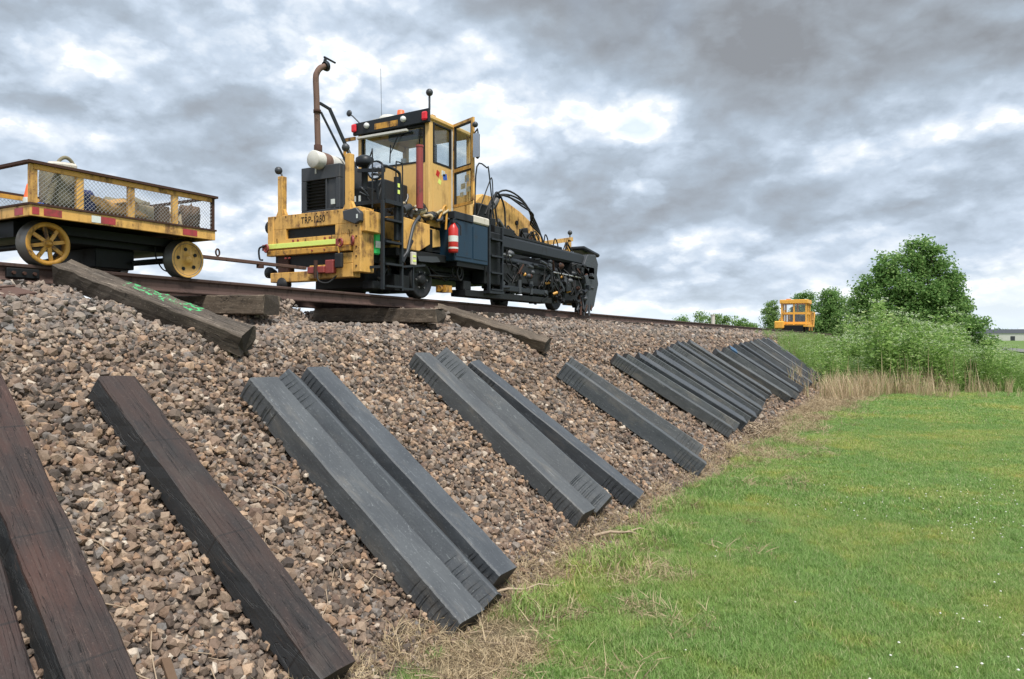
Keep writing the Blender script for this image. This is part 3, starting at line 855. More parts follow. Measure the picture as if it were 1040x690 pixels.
# second old tie slipping down beyond
B0 = Vector((-6.75, 9.75, 0.44)); B1 = Vector((-5.12, 10.22, -0.08))
db = (B1 - B0).normalized(); upb = (up - db * up.dot(db)).normalized(); sb = upb.cross(db)
free_tie((B0 + B1) / 2 + sb * 0.11 - upb * 0.20, db, upb, 1.95, 0.23, 0.20, 'old tie sloping down the crest below the machine, pale worn lower end', OLDT, 52, rough=0.013)
# two ties pulled part way out under the rail
free_tie((-7.50, 5.72, 0.255), (1.0, 0.05, -0.02), (0, 0, 1), 2.5, 0.24, 0.215, 'old tie pushed out from under the near rail between cart and machine', OLDT, 53)
free_tie((-7.50, 9.08, 0.215), (1.0, -0.02, -0.02), (0, 0, 1), 2.5, 0.24, 0.215, 'split old tie pushed out from under the rail below the machine ladder', OLDT, 54, rough=0.013)
# ties under the track, ends mostly buried
tm = [tie_mesh(2.6, 0.23, 0.17, rough=0.006, seed=60 + i) for i in range(3)]
for m_ in tm: m_.materials.append(OLDT)
k = 0
for y in np.arange(0.6, 34, 0.56):
    if 3.9 < y < 6.0 or 6.6 < y < 9.4: continue
    o = bpy.data.objects.new('crosstie', tm[k % 3]); link(o)
    place(o, (-7.97 + random.uniform(-.04, .04), y, zr(y) - 0.172 - 0.185), (1, random.uniform(-.02, .02), 0), (0, 0, 1))
    tag(o, 'weathered timber crosstie under the rails, its end just showing in the crushed stone', 'railway tie', 'crossties under the track'); k += 1
# loose tie plates and strap near the crest on the left
for (x, y, z, rz, lb) in ((-6.15, 3.05, 0.33, 0.5, 'rusty steel tie plate lying on stones left of the sprayed old tie'), (-6.0, 2.83, 0.29, 0.25, 'second rusty tie plate, lower and nearer on the crest stones')):
    b = MB().box(x - 0.1, x + 0.1, y - 0.18, y + 0.18, z, z + 0.02)
    b.box(x - 0.1, x - 0.08, y - 0.18, y + 0.18, z + 0.02, z + 0.032)
    o = b.build('tie_plate', RUST, org=(x, y, z), bevel=0.004); o.rotation_euler = (0.12, 0.25, rz); tag(o, lb, 'tie plate')
# broken slat on the near slope
p0 = Vector((-3.30, 2.36, slope_z(-3.30, 2.36) + .01)); p1 = Vector((-3.02, 2.27, slope_z(-3.02, 2.27) + .01))
b = MB().bar(p0, p1 + (p1 - p0) * 1.2, 0.045, 0.014, NSL)
tag(b.build('broken_slat', CARDB, org=tuple(p0)), 'thin dark broken slat on the stones between the two dark timber ties', 'wood scrap')


def part_ball(name, c, r, mat, par): return MB().ball(c, r).build(name, mat, par)

def spill():
    r = np.random.default_rng(77); P_ = []
    for (xu, yu, xl, yl, w) in ((-4.95, 2.22, -2.93, 1.89, .14), (-4.90, 3.06, -2.87, 3.02, .135), (-4.82, 4.27, -2.75, 4.20, .15), (-4.90, 4.93, -2.87, 4.86, .135), (-5.05, 6.80, -2.97, 6.76, .145), (-4.90, 7.60, -2.88, 8.02, .13), (-4.72, 9.93, -2.82, 10.60, .13)):
        for sg in (-1, 1):
            n = 80; f = r.random(n); x = xu + (xl - xu) * f; y = yu + (yl - yu) * f + sg * (w + np.abs(r.normal(.012, .02, n)))
            z = slope_z(x, y) + r.uniform(.0, .035, n) * (1 if sg < 0 else 1.4); P_ += list(zip(x, y, z))
    P_ = np.array(P_); n = len(P_)
    ico = bmesh.new(); bmesh.ops.create_icosphere(ico, subdivisions=1, radius=1); V0 = np.array([v.co[:] for v in ico.verts]); F0 = np.array([[v.index for v in f.verts] for f in ico.faces]); ico.free()
    s_ = r.uniform(.014, .030, n)[:, None, None]
    V = V0[None] * r.uniform(.7, 1.2, (n, len(V0), 1)) * r.uniform(.6, 1.2, (n, 1, 3)) * s_ + P_[:, None, :]
    o = np_mesh('spilled_stones', V.reshape(-1, 3), (F0[None] + (np.arange(n) * len(V0))[:, None, None]).reshape(-1, 3), STONE, 'stuff')
    tag(o, 'loose stones banked against the flanks of the nearer ties', 'ballast')
spill()


# ------------------------------------------------------------------ push cart
def build_cart():
    y0, y1, x0, x1 = 3.62, 5.60, -8.75, -6.95
    t = empty('rail_cart', (-7.9, 4.6, zr(4.6)), 'yellow flat rail cart with low mesh sides loaded with gear, on the track at left', 'rail cart')
    zd0, zd1 = 1.08, 1.18
    MB().box(x0 + .03, x1 - .03, y0 + .03, y1 - .03, zd1 - 0.03, zd1).build('deck', CARDB, t)
    MB().box(x1 - .03, x1, y0, y1, zd0, zd1).box(x0, x0 + .03, y0, y1, zd0, zd1).box(x0 + .03, x1 - .03, y0, y0 + .03, zd0, zd1).box(x0 + .03, x1 - .03, y1 - .03, y1, zd0, zd1).build('deck_frame', YEL, t, bevel=0.004)
    # reflector tape
    for a, b_, m in ((3.64, 3.70, TAPER), (3.74, 3.90, TAPER), (4.18, 4.27, TAPEW), (4.27, 4.42, TAPER), (5.18, 5.36, TAPER)):
        MB().box(x1, x1 + .003, a, b_, zd0 + .015, zd1 - .02).build('reflector', m, t)
    MB().box(-7.20, -7.06, y0 - .003, y0, zd0 + .015, zd1 - .02).build('reflector', TAPER, t)
    MB().box(-7.75, -7.6, y0 - .003, y0, zd0 + .015, zd1 - .02).build('reflector', TAPER, t)
    MB().box(x1 - .02, x1 + .012, y0 - .01, y1 + .01, zd1, zd1 + .018).box(x0, x1, y1 - .01, y1 + .012, zd1, zd1 + .018).box(x0, x1 - .02, y0 - .01, y0 + .012, zd1, zd1 + .018).build('deck_lip', DARKRUST, t)
    zt0, zt1 = 1.50, 1.565
    MB().bar((x1, y0 - .02, zt1), (x1, y1 + .02, zt1), 0.05, 0.025).bar((x0, y0 - .02, zt1), (x0, y1 + .02, zt1), 0.05, 0.025).bar((x0, y0, zt1), (x1 - .025, y0, zt1), 0.05, 0.025).bar((x0, y1, zt1), (x1 - .025, y1, zt1), 0.05, 0.025).build('top_rail', DARKRUST, t)
    MB().box(x1 - .03, x1 - .005, y0 + .04, y1 - .04, zt0 + .005, zt1 - .014).build('side_rail', YELD, t); MB().box(x0 + .005, x0 + .03, y0 + .04, y1 - .04, zt0 + .005, zt1 - .014).build('side_rail', YELD, t)
    for x in (x1 - .03, x0 + .03):
        for y in (y0 + .04, 4.08, 4.60, 5.10):
            w = .035 if x > -7.5 else .03
            MB().box(x - .02, x + .018, y - w, y + w, zd1 + .019, zt1 - .013).build('post', YEL, t, bevel=0.004)
        MB().box(x - .02, x + .018, y1 - .03, y1, zd1 + .019, zt1 - .013).build('post', DARKRUST, t)
    # expanded mesh sides
    for x, skew in ((x1 - .012, 1), (x0 + .012, -1)):
        b = MB(); st = 0.040
        ylo, yhi, zlo, zhi = y0 + .08, y1 - .04, zd1 + .02, zt0
        h = zhi - zlo; n = int((yhi - ylo + h) / st)
        for k in range(n):
            ya = ylo - h + k * st
            for sg in (1, -1):
                a = (max(ya, ylo), zlo + max(0, ylo - ya)); e = (min(ya + h, yhi), zlo + min(h, yhi - ya))
                if e[0] - a[0] < 0.005: continue
                if sg < 0: a = (ylo + yhi - a[0], a[1]); e = (ylo + yhi - e[0], e[1])
                b.bar((x + sg * .002, a[0], a[1]), (x + sg * .002, e[0], e[1]), 0.0022, 0.0028)
        o = b.build('side_mesh', MESHM, t)
    # underframe
    MB().box(-8.45, -7.42, y0 + .1, y1 - .1, 0.93, 1.078).build('underframe', BLK2, t)
    MB().box(-7.38, -7.30, y0 + .3, y1 - .1, 0.99, 1.078).build('side_sill', BLK2, t)
    MB().box(-8.25, -7.55, 4.58, 5.02, zr(4.8) + .07, 0.93).build('brake_box', BLK2, t, bevel=0.01)
    MB().tube([(-7.5, 4.95, .80), (-7.45, 5.3, .86), (-7.42, 5.6, .88)], .018).build('brake_rod', BLK2, t)
    for y in (5.05, 5.52):
        MB().ring((-7.3 if y > 5.3 else -7.5, y, 1.03), (1, 0, 0), 0.035, 0.009).build('lifting_ring', DARKRUST, t)
    MB().tube([(-7.35, 5.13, .98), (-7.36, 5.15, .86), (-7.36, 5.22, .75), (-7.36, 5.28, .72)], .008, 5).build('chain', BLK2, t)
    # wheels: spoked one at the near left, pressed ones elsewhere
    def wheel(y, x, sgn, spoked):
        r = 0.205; c = Vector((x, y, zr(y) + r)); ax = (sgn, 0, 0)
        w = MB().lathe(c, ax, [(-.075, .14), (-.075, r + .022), (-.055, r + .026), (-.045, r + .003), (.045, r), (.05, r - .012), (.05, r - .03), (.02, r - .035), (-.06, r - .035), (-.075, .14)], 36).build('wheel', GREYW, t)
        if spoked:
            MB().lathe(c, ax, [(.048, r - .002), (.054, r - .006), (.054, r - .042), (.03, r - .045), (-.03, r - .045)], 36).build('rim', YELD, w)
            b = MB()
            for k in range(8):
                q = 2 * math.pi * k / 8 + .2; d = Vector((0, math.cos(q), math.sin(q)))
                e = Vector((0, -math.sin(q), math.cos(q)))
                p0 = c + d * .03 + Vector((sgn * .045, 0, 0)); p1 = c + d * (r - .035) + Vector((sgn * .03, 0, 0))
                b2 = MB().bar(p0, p1, 0.034, 0.018, (1, 0, 0)); b2.build('spoke', YELD, w)
            MB().lathe(c, ax, [(.0, .04), (.065, .035), (.07, .02), (.085, .018), (.085, 0)], 16).build('hub', YELD, w)
        else:
            MB().lathe(c, ax, [(.052, r - .002), (.055, r - .02), (.045, r - .03), (.03, .10), (.045, .05), (.07, .045), (.075, .025), (.085, 0)], 36).build('disc', YEL, w)
            for k in range(5):
                q = 2 * math.pi * k / 5 + .5; d = Vector((0, math.cos(q), math.sin(q)))
                MB().cyl(c + d * .115 + Vector((sgn * .035, 0, 0)), c + d * .115 + Vector((sgn * .042, 0, 0)), .021, seg=12).build('lightening_hole', BLK2, w)
    wheel(3.88, -7.18, 1, True); wheel(5.38, -7.18, 1, False)
    wheel(3.88, -8.62, -1, True); wheel(5.38, -8.62, -1, False)
    for y in (3.88, 5.38):
        MB().cyl((-8.6, y, zr(y) + .205), (-7.2, y, zr(y) + .205), .03).build('axle', BLK2, t)
    # tow bars
    MB().tube([(-7.9, 3.75, 1.0), (-7.9, 3.0, .93), (-7.9, 1.6, .92)], .03).build('tow_bar', BLK2, t)
    return t
cart = build_cart()
D = MB().bar((-7.9, 5.55, 1.0), (-7.9, 7.95, 0.995), 0.06, 0.045)
db_ = D.build('draw_bar', RUST, org=(-7.9, 5.6, 1.0), bevel=0.006)
tag(db_, 'long rusty draw bar coupling the yellow cart to the yellow machine', 'draw bar')
MB().ring((-7.9, 6.40, 1.075), (1, .4, 0), 0.045, 0.011).build('eye_ring', DARKRUST, db_)
MB().cyl((-7.9, 7.1, .93), (-7.9, 7.1, .975), .05).build('pin', DARKRUST, db_)


def lumpy(c, sx, sy, sz, amp, seed, name, mat, label, cat, flat=True, seg=18):
    """a slumped sack: ball pushed towards a box, creased by noise"""
    b = MB().ball((0, 0, 0), 1.0, seg)
    out = []
    for p in b.v:
        v = Vector(p)
        e = 0.55
        q = Vector([math.copysign(abs(a) ** e, a) for a in v])
        k = 1 + amp * mnoise.noise(q * 1.8 + Vector((seed, 0, 0))) + amp * 0.5 * mnoise.noise(q * 4.5 + Vector((0, seed, 0)))
        z = q.z
        out.append((c[0] + q.x * sx * k * (1 - .18 * max(z, 0)), c[1] + q.y * sy * k * (1 - .18 * max(z, 0)), c[2] + sz + z * sz * (k if z > 0 else 1)))
    b.v = out
    o = b.build(name, mat, org=c)
    return tag(o, label, cat)
zd = 1.18
bag = lumpy((-7.17, 4.00, zd), .15, .17, .215, .3, 3, 'duffel_bag', KHAKI, 'tall khaki canvas bag standing in the cart behind the second post', 'bag')
MB().tube([(-7.1, 3.93, 1.50), (-7.1, 3.95, 1.64), (-7.1, 4.02, 1.70), (-7.1, 4.09, 1.65), (-7.1, 4.11, 1.50)], .018, 6).build('strap', KHAKI, bag)
MB().box(-7.22, -7.06, 3.90, 4.12, 1.58, 1.655, rot=(.1, .1, .15)).build('top_flap', CONC, bag, bevel=.02)
MB().tube([(-7.02, 3.9, 1.52), (-7.0, 3.84, 1.35), (-7.0, 3.80, 1.21)], .03, 6).build('side_sling', KHAKI, bag)
lumpy((-7.15, 4.23, zd), .10, .085, .125, .12, 8, 'backpack', NAVYF, 'dark blue bag in the cart right of the khaki one', 'bag')
lumpy((-7.25, 4.50, zd), .2, .28, .10, .9, 5, 'straw_bundle', STRAWM, 'amber heap of loose material in the middle of the cart', 'heap')
c_ = MB().box(-7.32, -7.08, 4.73, 4.93, zd, zd + .19, rot=(0, 0, .15)).build('gear_box', TANB, org=(-7.2, 4.83, zd), bevel=.008); tag(c_, 'pale tan box in the cart, left of the dark brown box', 'box')
c_ = MB().box(-7.26, -7.0, 4.94, 5.06, zd, zd + .20, rot=(0, 0, .03)).build('gear_box', CARDB, org=(-7.12, 5.0, zd), bevel=.008); tag(c_, 'dark brown woven box in the cart beside the pale tan one', 'box')
lumpy((-7.42, 4.85, zd), .16, .22, .13, .8, 21, 'canvas_bundle', KHAKI, 'slumped khaki bundle in the cart behind the two boxes', 'bundle')
lumpy((-7.15, 5.42, zd), .12, .09, .13, .7, 31, 'canvas_bundle', CARDB, 'dark brown bundle in the right rear corner of the cart', 'bundle')
c_ = lumpy((-7.3, 5.3, zd), .14, .10, .10, .5, 12, 'rag_pile', TANB, 'pile of pale rags and tools at the right end of the cart', 'heap')
b = MB()
for k in range(9):
    a = Vector((-7.2 + random.uniform(-.12, .12), 5.2 + random.uniform(-.06, .25), zd + random.uniform(.02, .12)))
    b.tube([a, a + Vector((random.uniform(-.1, .1), random.uniform(-.1, .1), random.uniform(.02, .14)))], .014, 6)
tag(b.build('hand_tools', RUST, org=(-7.2, 5.3, zd)), 'rusty hand tools tumbled over the rags at the right end of the cart', 'tools')
c_ = MB().lathe((-7.32, 3.80, zd + .01), (0, 0, 1), [(0, .06), (.22, .018), (.24, .012), (.24, 0)], 16).build('traffic_cone', ORNG, org=(-7.32, 3.80, zd)); tag(c_, 'small faded orange traffic cone at the left corner of the cart', 'cone')
MB().box(-7.40, -7.24, 3.72, 3.88, zd, zd + .012).build('base', ORNG, c_)
MB().lathe((-7.32, 3.80, zd + .01), (0, 0, 1), [(.03, .054), (.11, .0405), ], 16).build('white_band', TAPEW, c_)
tag(MB().box(-7.16, -7.02, 3.70, 3.86, zd, zd + .04, rot=(0, 0, .3)).build('tarpaulin', BLUEP, org=(-7.1, 3.78, zd), bevel=.01), 'folded bright blue tarpaulin on the cart beside the corner post', 'tarpaulin')


# ------------------------------------------------------------------ the work machine
def text_part(body, name, mat, size, loc, rot, par, ext=0.002, label=None, font_scale=(1, 1, 1)):
    cu = bpy.data.curves.new(name, 'FONT'); cu.body = body; cu.size = size; cu.extrude = ext; cu.align_x = 'LEFT'
    tmp = bpy.data.objects.new(name, cu)
    S.collection.objects.link(tmp)
    dg = bpy.context.evaluated_depsgraph_get()
    me = bpy.data.meshes.new_from_object(tmp.evaluated_get(dg))
    bpy.data.objects.remove(tmp)
    M = Matrix.Translation(Vector(loc) - ORG[par]) @ Euler(rot).to_matrix().to_4x4() @ Matrix.Diagonal((*font_scale, 1))
    me.transform(M); me.materials.clear(); me.materials.append(mat)
    o = bpy.data.objects.new(name, me); link(o); o.parent = par; ORG[o] = ORG[par]
    if label: o['label'] = label
    return o


def build_machine():
    t = empty('tie_machine', (-7.95, 11.5, zr(11.5)), 'large yellow and black rail work machine with tall exhaust and open cab door', 'rail machine')
    def P(mb, name, mat, par=t, **k): return mb.build(name, mat, par, **k)
    r = random.Random(5)
    # chassis
    P(MB().box(-8.6, -8.42, 8.3, 16.2, 1.12, 1.42).box(-7.48, -7.3, 8.5, 16.2, 1.12, 1.42).box(-8.42, -7.48, 8.6, 16.1, 1.16, 1.38), 'chassis', BLK2, bevel=.006)
    P(MB().box(-8.75, -7.15, 8.6, 12.2, 1.42, 1.50), 'deck_plate', BLK)
    P(MB().box(-8.5, -7.42, 8.75, 9.4, 0.72, 1.12), 'engine_sump', BLK2, bevel=.03)
    P(MB().box(-8.45, -7.3, 10.4, 12.4, 0.98, 1.12).box(-8.4, -7.35, 9.95, 10.3, .74, 1.12), 'belly_tank', BLK2, bevel=.02)
    # front bumper assembly (faces the cart)
    yf = 8.2
    fb = P(MB().box(-8.85, -7.20, yf, yf + .06, 1.655, 1.87).box(-8.85, -8.56, yf, yf + .06, 1.49, 1.655).box(-7.55, -7.20, yf, yf + .06, 1.50, 1.655).box(-8.85, -7.20, yf, yf + .06, 1.34, 1.50), 'front_panel', YEL, bevel=.005)
    P(MB().box(-8.56, -7.55, yf + .05, yf + .12, 1.50, 1.66), 'slot_back', BLK2)
    P(MB().box(-7.20, -7.06, yf - .01, yf + .30, .93, 1.88).box(-7.5, -7.20, yf + .06, yf + .3, 1.78, 1.87), 'bumper_side', YEL, bevel=.008)
    P(MB().box(-8.95, -8.82, yf - .01, yf + .30, 1.3, 1.87), 'bumper_side', YEL, bevel=.008)
    P(MB().box(-7.30, -6.98, yf + .02, yf + .42, 1.52, 1.83), 'step_box', YEL, bevel=.01)
    P(MB().box(-8.90, -7.50, yf - .045, yf - .012, 1.355, 1.43), 'reflective_bar', GRN, bevel=.004)
    P(MB().box(-8.92, -7.2, yf - .06, yf + .05, 1.24, 1.325), 'upper_beam', YELD, bevel=.008)
    P(MB().box(-8.80, -7.25, yf + .02, yf + .1, 1.05, 1.24), 'gap_plate', BLK2)
    P(MB().box(-8.88, -8.05, yf - .02, yf + .16, .83, .98).box(-8.05, -7.2, yf - .02, yf + .16, .86, 1.06).box(-7.42, -7.20, yf - .02, yf + .1, 1.06, 1.22), 'lower_beam', YEL, bevel=.008)
    P(MB().box(-8.72, -8.5, yf - .01, yf + .12, .98, 1.24), 'beam_bracket', DARKRUST)
    P(MB().box(-7.66, -7.50, yf - .10, yf - .02, .92, 1.12).box(-8.0, -7.66, yf - .12, yf - .02, .93, 1.03), 'coupler_pocket', REDB, bevel=.01)
    P(MB().cyl((-7.82, yf - .12, .86), (-7.82, yf - .12, 1.12), .03), 'coupler_pin', DARKRUST)
    for x in (-8.88, -7.36):
        P(MB().ring((x, yf - .10, 1.36), (0.2, 1, 0), .055, .016).box(x - .09, x - .02, yf - .1, yf - .05, 1.33, 1.42), 'shackle', REDB)
    P(MB().ring((-7.16, yf - .06, 1.38), (.8, 1, 0), .06, .02), 'shackle', REDB)
    P(MB().box(-7.46, -7.32, yf - .12, yf - .06, .99, 1.21), 'hanging_block', RUBBER, bevel=.015)
    P(MB().tube([(-7.39, yf - .09, 1.21), (-7.4, yf - .1, 1.3), (-7.37, yf - .08, 1.37)], .012), 'hanging_strap', YELD)
    P(MB().tube([(-8.9, yf - .1, 1.40), (-8.99, yf - .14, 1.36), (-8.98, yf - .14, 1.2), (-8.93, yf - .12, 1.18)], .015), 'air_hose', RUBBER)
    P(MB().tube([(-7.8, yf - .1, 1.0), (-7.75, yf - .14, .82), (-7.6, yf - .1, .78), (-7.5, yf, .9)], .014), 'air_hose', RUBBER)
    text_part('TRP-1250', 'unit_number', BLK2, 0.17, (-8.24, yf - .003, 1.712), (R(90), 0, 0), fb, 0.001, 'dark stencilled unit number on the yellow front panel', (0.72, 0.85, 1))
    for x in (-8.4, -8.3, -7.75, -7.65):
        P(MB().cyl((x, yf - .012, 1.46), (x, yf + .01, 1.46), .018, seg=8), 'bolt', REDB)
    for x, z in ((-8.5, 1.19), (-8.42, 1.19), (-7.95, 1.28), (-7.7, 1.28)):
        P(MB().cyl((x, yf - .075, z), (x, yf - .05, z), .014, seg=8), 'bolt', REDB)
    for k in range(8):
        P(MB().cyl((-8.78 + k * .215, yf - .01, 1.845), (-8.78 + k * .215, yf + .01, 1.845), .010, seg=6), 'rivet', DARKRUST)
    for z in (1.02, 1.16, 1.3, 1.45, 1.6, 1.75):
        P(MB().cyl((-7.13, yf - .02, z), (-7.13, yf, z), .014, seg=6), 'bolt', DARKRUST)
    for k, (a_, b2_) in enumerate(((-8.75, 1.52), (-8.15, 1.48), (-7.62, 1.50), (-7.28, 1.56))):
        P(MB().bar((a_, yf - .003, b2_), (a_ + r.uniform(-.02, .02), yf - .003, b2_ - .10), .012, .004), 'weld_seam', DARKRUST)
    # corner lamps
    P(MB().prism([(-7.36, yf - .06, 1.83), (-7.10, yf - .06, 1.86), (-7.02, yf - .06, 1.78), (-7.02, yf - .06, 1.66), (-7.12, yf - .06, 1.62), (-7.34, yf - .06, 1.70)], (0, .11, 0)), 'corner_lamp', CHAR, bevel=.012)
    P(MB().box(-7.09, -7.06, yf - .064, yf - .058, 1.70, 1.76), 'lamp_label', TAPEW)
    P(MB().lathe((-8.98, yf + .12, 1.72), (0, -1, 0), [(-.1, .05), (0, .10), (.06, .105), (.07, .09), (.07, 0)], 18), 'corner_lamp', BLK2)
    P(MB().lathe((-9.0, yf + .10, 1.0), (0, -1, 0), [(-.1, .05), (0, .09), (.05, .09), (.06, 0)], 18), 'corner_lamp', BLK2)
    P(MB().lathe((-8.62, yf + .02, .80), (0, -1, 0), [(-.1, .06), (0, .1), (.06, .1), (.07, 0)], 18), 'buffer_pad', RUBBER)
    # posts with ball lamps
    for x, zt in ((-8.69, 2.49), (-7.31, 2.68)):
        P(MB().box(x - .05, x + .05, yf, yf + .1, 1.86, zt), 'corner_post', YEL, bevel=.006)
        P(MB().prism([(x - .11, yf + .02, 1.86), (x + .11, yf + .02, 1.86), (x + .05, yf + .02, 1.98), (x - .05, yf + .02, 1.98)], (0, .06, 0)), 'post_foot', YEL)
        P(MB().cyl((x, yf + .05, zt), (x - .03, yf + .05, zt + .07), .014).ball((x - .06, yf + .03, zt + .10), .062), 'ball_mirror', CHAR)
    # radiator and engine housing
    P(MB().box(-8.76, -7.93, 8.72, 8.80, 1.87, 2.02).box(-8.76, -7.93, 8.72, 8.80, 2.50, 2.72).box(-8.76, -8.65, 8.72, 8.80, 2.02, 2.50).box(-8.02, -7.93, 8.72, 8.80, 2.02, 2.50).box(-8.76, -7.93, 8.80, 9.35, 1.87, 2.72), 'radiator_housing', CHAR, bevel=.008)
    for k in range(9):
        z = 2.04 + k * .052
        P(MB().box(-8.65, -8.24, 8.735, 8.785, z, z + .012, rot=(R(25), 0, 0)), 'louvre', BLK2)
    P(MB().box(-8.24, -8.21, 8.73, 8.79, 2.02, 2.50).box(-8.21, -8.02, 8.75, 8.79, 2.02, 2.50), 'screen_strip', CHAR)
    P(MB().box(-8.45, -8.42, 8.71, 8.72, 2.6, 2.68), 'data_plate', TAPEW)
    P(MB().box(-8.1, -8.03, 8.70, 8.72, 2.08, 2.16), 'data_plate', TAPEW)
    P(MB().box(-8.70, -7.55, 9.35, 9.98, 1.5, 2.55), 'engine_housing', BLK, bevel=.02)
    P(MB().box(-7.92, -7.56, 8.95, 9.35, 1.5, 2.35), 'side_pack', BLK2, bevel=.02)
    for k in range(3):
        P(MB().box(-7.93 + .1 * k, -7.90 + .1 * k, 8.93, 8.95, 2.1, 2.22), 'gauge_plate', TAPEW)
    mf = P(MB().lathe((-8.35, 8.56, 2.80), (0, 1, 0), [(0, 0), (.001, .125), (.015, .14), (.17, .14)], 28), 'muffler', WHT)
    P(MB().lathe((-8.35, 8.73, 2.80), (0, 1, 0), [(0, .139), (.005, .146), (.12, .146), (.16, .139)], 28), 'muffler_band', EXH, mf)
    P(MB().lathe((-8.35, 8.89, 2.80), (0, 1, 0), [(0, .139), (.45, .139), (.47, .12), (.47, 0)], 28), 'muffler_shell', WHT, mf)
    ex = P(MB().tube([(-8.35, 8.68, 2.9), (-8.355, 8.67, 3.3), (-8.36, 8.655, 3.8), (-8.36, 8.64, 4.10), (-8.35, 8.66, 4.20), (-8.33, 8.71, 4.28), (-8.30, 8.79, 4.33)], .047, 14), 'exhaust_stack', EXH)
    P(MB().lathe((-8.35, 8.68, 2.92), (0, 0, 1), [(0, .065), (.12, .065), (.12, .05)], 14), 'pipe_clamp', DARKRUST, ex); P(MB().lathe((-8.35, 8.66, 3.55), (0, 0, 1), [(0, .045), (0, .060), (.05, .060), (.05, .045)], 14), 'pipe_clamp', DARKRUST, ex)
    P(MB().lathe((-8.30, 8.79, 4.33), (.1, 1, .35), [(-.02, .07), (.03, .085), (.05, .06), (.05, 0)], 14).bar((-8.3, 8.77, 4.38), (-8.29, 8.79, 4.47), .04, .04).bar((-8.3, 8.76, 4.47), (-8.27, 8.99, 4.44), .03, .02), 'rain_cap', BLK, ex)
    P(MB().bar((-8.34, 8.7, 3.72), (-8.28, 8.86, 3.66), .045, .035).bar((-8.28, 8.86, 3.67), (-8.05, 9.30, 2.66), .045, .045), 'stack_brace', BLK)
    P(MB().bar((-8.33, 8.72, 3.58), (-8.12, 9.22, 2.66), .028, .028), 'stack_brace', BLK)
    # air cleaner and round mirror behind the near post
    P(MB().lathe((-7.62, 8.95, 2.3), (0, 0, 1), [(0, .05), (.38, .05), (.38, .13), (.42, .15), (.50, .14), (.54, .08), (.55, 0)], 20), 'air_cleaner', BLK)
    mr = P(MB().lathe((-7.28, 8.82, 2.55), (.15, -1, .05), [(-.03, .05), (0, .135), (.02, .14)], 26).ring((-7.28, 8.81, 2.55), (.15, -1, .05), .14, .016), 'round_mirror', BLK)
    P(MB().lathe((-7.28, 8.80, 2.55), (.15, -1, .05), [(.003, .125), (.012, .06), (.014, 0)], 26), 'mirror_glass', MIRG, mr)
    P(MB().lathe((-7.28, 8.78, 2.55), (.15, -1, .05), [(0, .04), (.03, .035), (.035, 0)], 12), 'mirror_boss', BLK, mr)
    P(MB().bar((-7.28, 8.83, 2.42), (-7.3, 8.9, 1.9), .03, .03), 'mirror_arm', BLK)
    # ladder and guard at the front near corner
    def ladder(x, ya, yb, z0, z1, n, name='ladder', lean=0.0):
        l = P(MB().bar((x + lean, ya, z0), (x, ya, z1), .05, .045, (0, 1, 0)).bar((x + lean, yb, z0), (x, yb, z1), .05, .045, (0, 1, 0)), name, BLK, bevel=.004)
        for k in range(n):
            f = (k + .12) / n; z = z0 + (z1 - z0) * f; xx = x + lean * (1 - f)
            P(MB().box(xx - .06, xx + .05, ya + .03, yb - .03, z, z + .03), 'rung', BLK, l)
        return l
    ladder(-6.88, 8.48, 8.93, .68, 2.0, 4)
    P(MB().box(-7.5, -6.86, 8.52, 8.92, 1.97, 2.03), 'landing', BLK)
    g = P(MB().tube([(-6.88, 8.48, 2.0), (-6.88, 8.48, 2.42), (-6.9, 8.53, 2.52), (-6.9, 8.85, 2.5), (-6.9, 8.92, 2.40), (-6.9, 8.93, 2.0)], .022).bar((-6.9, 8.55, 2.46), (-7.45, 8.6, 2.52), .035, .05), 'guard_rail', BLK)
    P(MB().box(-6.96, -6.90, 8.84, 8.93, 1.45, 2.42), 'guard_plate', BLK, bevel=.005)
    P(MB().box(-6.899, -6.894, 8.86, 8.91, 2.16, 2.22).box(-6.899, -6.894, 8.86, 8.91, 2.26, 2.32), 'warning_decal', GRN)
    P(MB().tube([(-7.0, 8.95, 2.05), (-7.0, 8.95, 2.62), (-7.0, 8.98, 2.68), (-7.0, 9.08, 2.68), (-7.0, 9.11, 2.62), (-7.0, 9.11, 2.0)], .011, 6), 'hand_rail', BLK)
    P(MB().tube([(-7.05, 8.45, 1.9), (-7.05, 8.45, 2.7), (-7.1, 8.5, 2.75), (-7.3, 8.7, 2.75)], .011, 6), 'hand_rail', BLK)
    P(MB().box(-7.15, -7.08, 8.55, 8.68, 1.22, 1.58), 'green_bottle', GRNSP, bevel=.02)
    P(MB().box(-7.14, -7.07, 8.56, 8.67, 1.32, 1.42), 'bottle_label', TAPEW)
    P(MB().bar((-6.9, 8.5, 1.02), (-7.3, 8.3, 1.0), .04, .04).bar((-6.86, 8.9, 1.05), (-6.86, 9.5, 1.12), .03, .03).bar((-6.86, 8.93, 1.12), (-6.95, 9.3, 1.5), .035, .035).bar((-6.88, 9.22, .72), (-6.88, 9.22, 1.3), .025, .025).bar((-6.88, 8.93, .72), (-6.88, 9.22, .72), .03, .03), 'step_frame', BLK)
    P(MB().box(-6.87, -6.83, 9.13, 9.25, 1.10, 1.30), 'junction_box', CONC, bevel=.008)
    P(MB().box(-6.829, -6.826, 9.15, 9.23, 1.15, 1.18).box(-6.829, -6.826, 9.15, 9.23, 1.22, 1.25), 'box_label', GRN)
    # side skirt, yellow tanks
    P(MB().prism([(-7.0, 9.0, 1.86), (-7.0, 9.85, 1.83), (-7.0, 9.85, 1.50), (-7.0, 9.55, 1.36), (-7.0, 9.05, 1.36)], (-.5, 0, 0)), 'side_tank', YEL, bevel=.01)
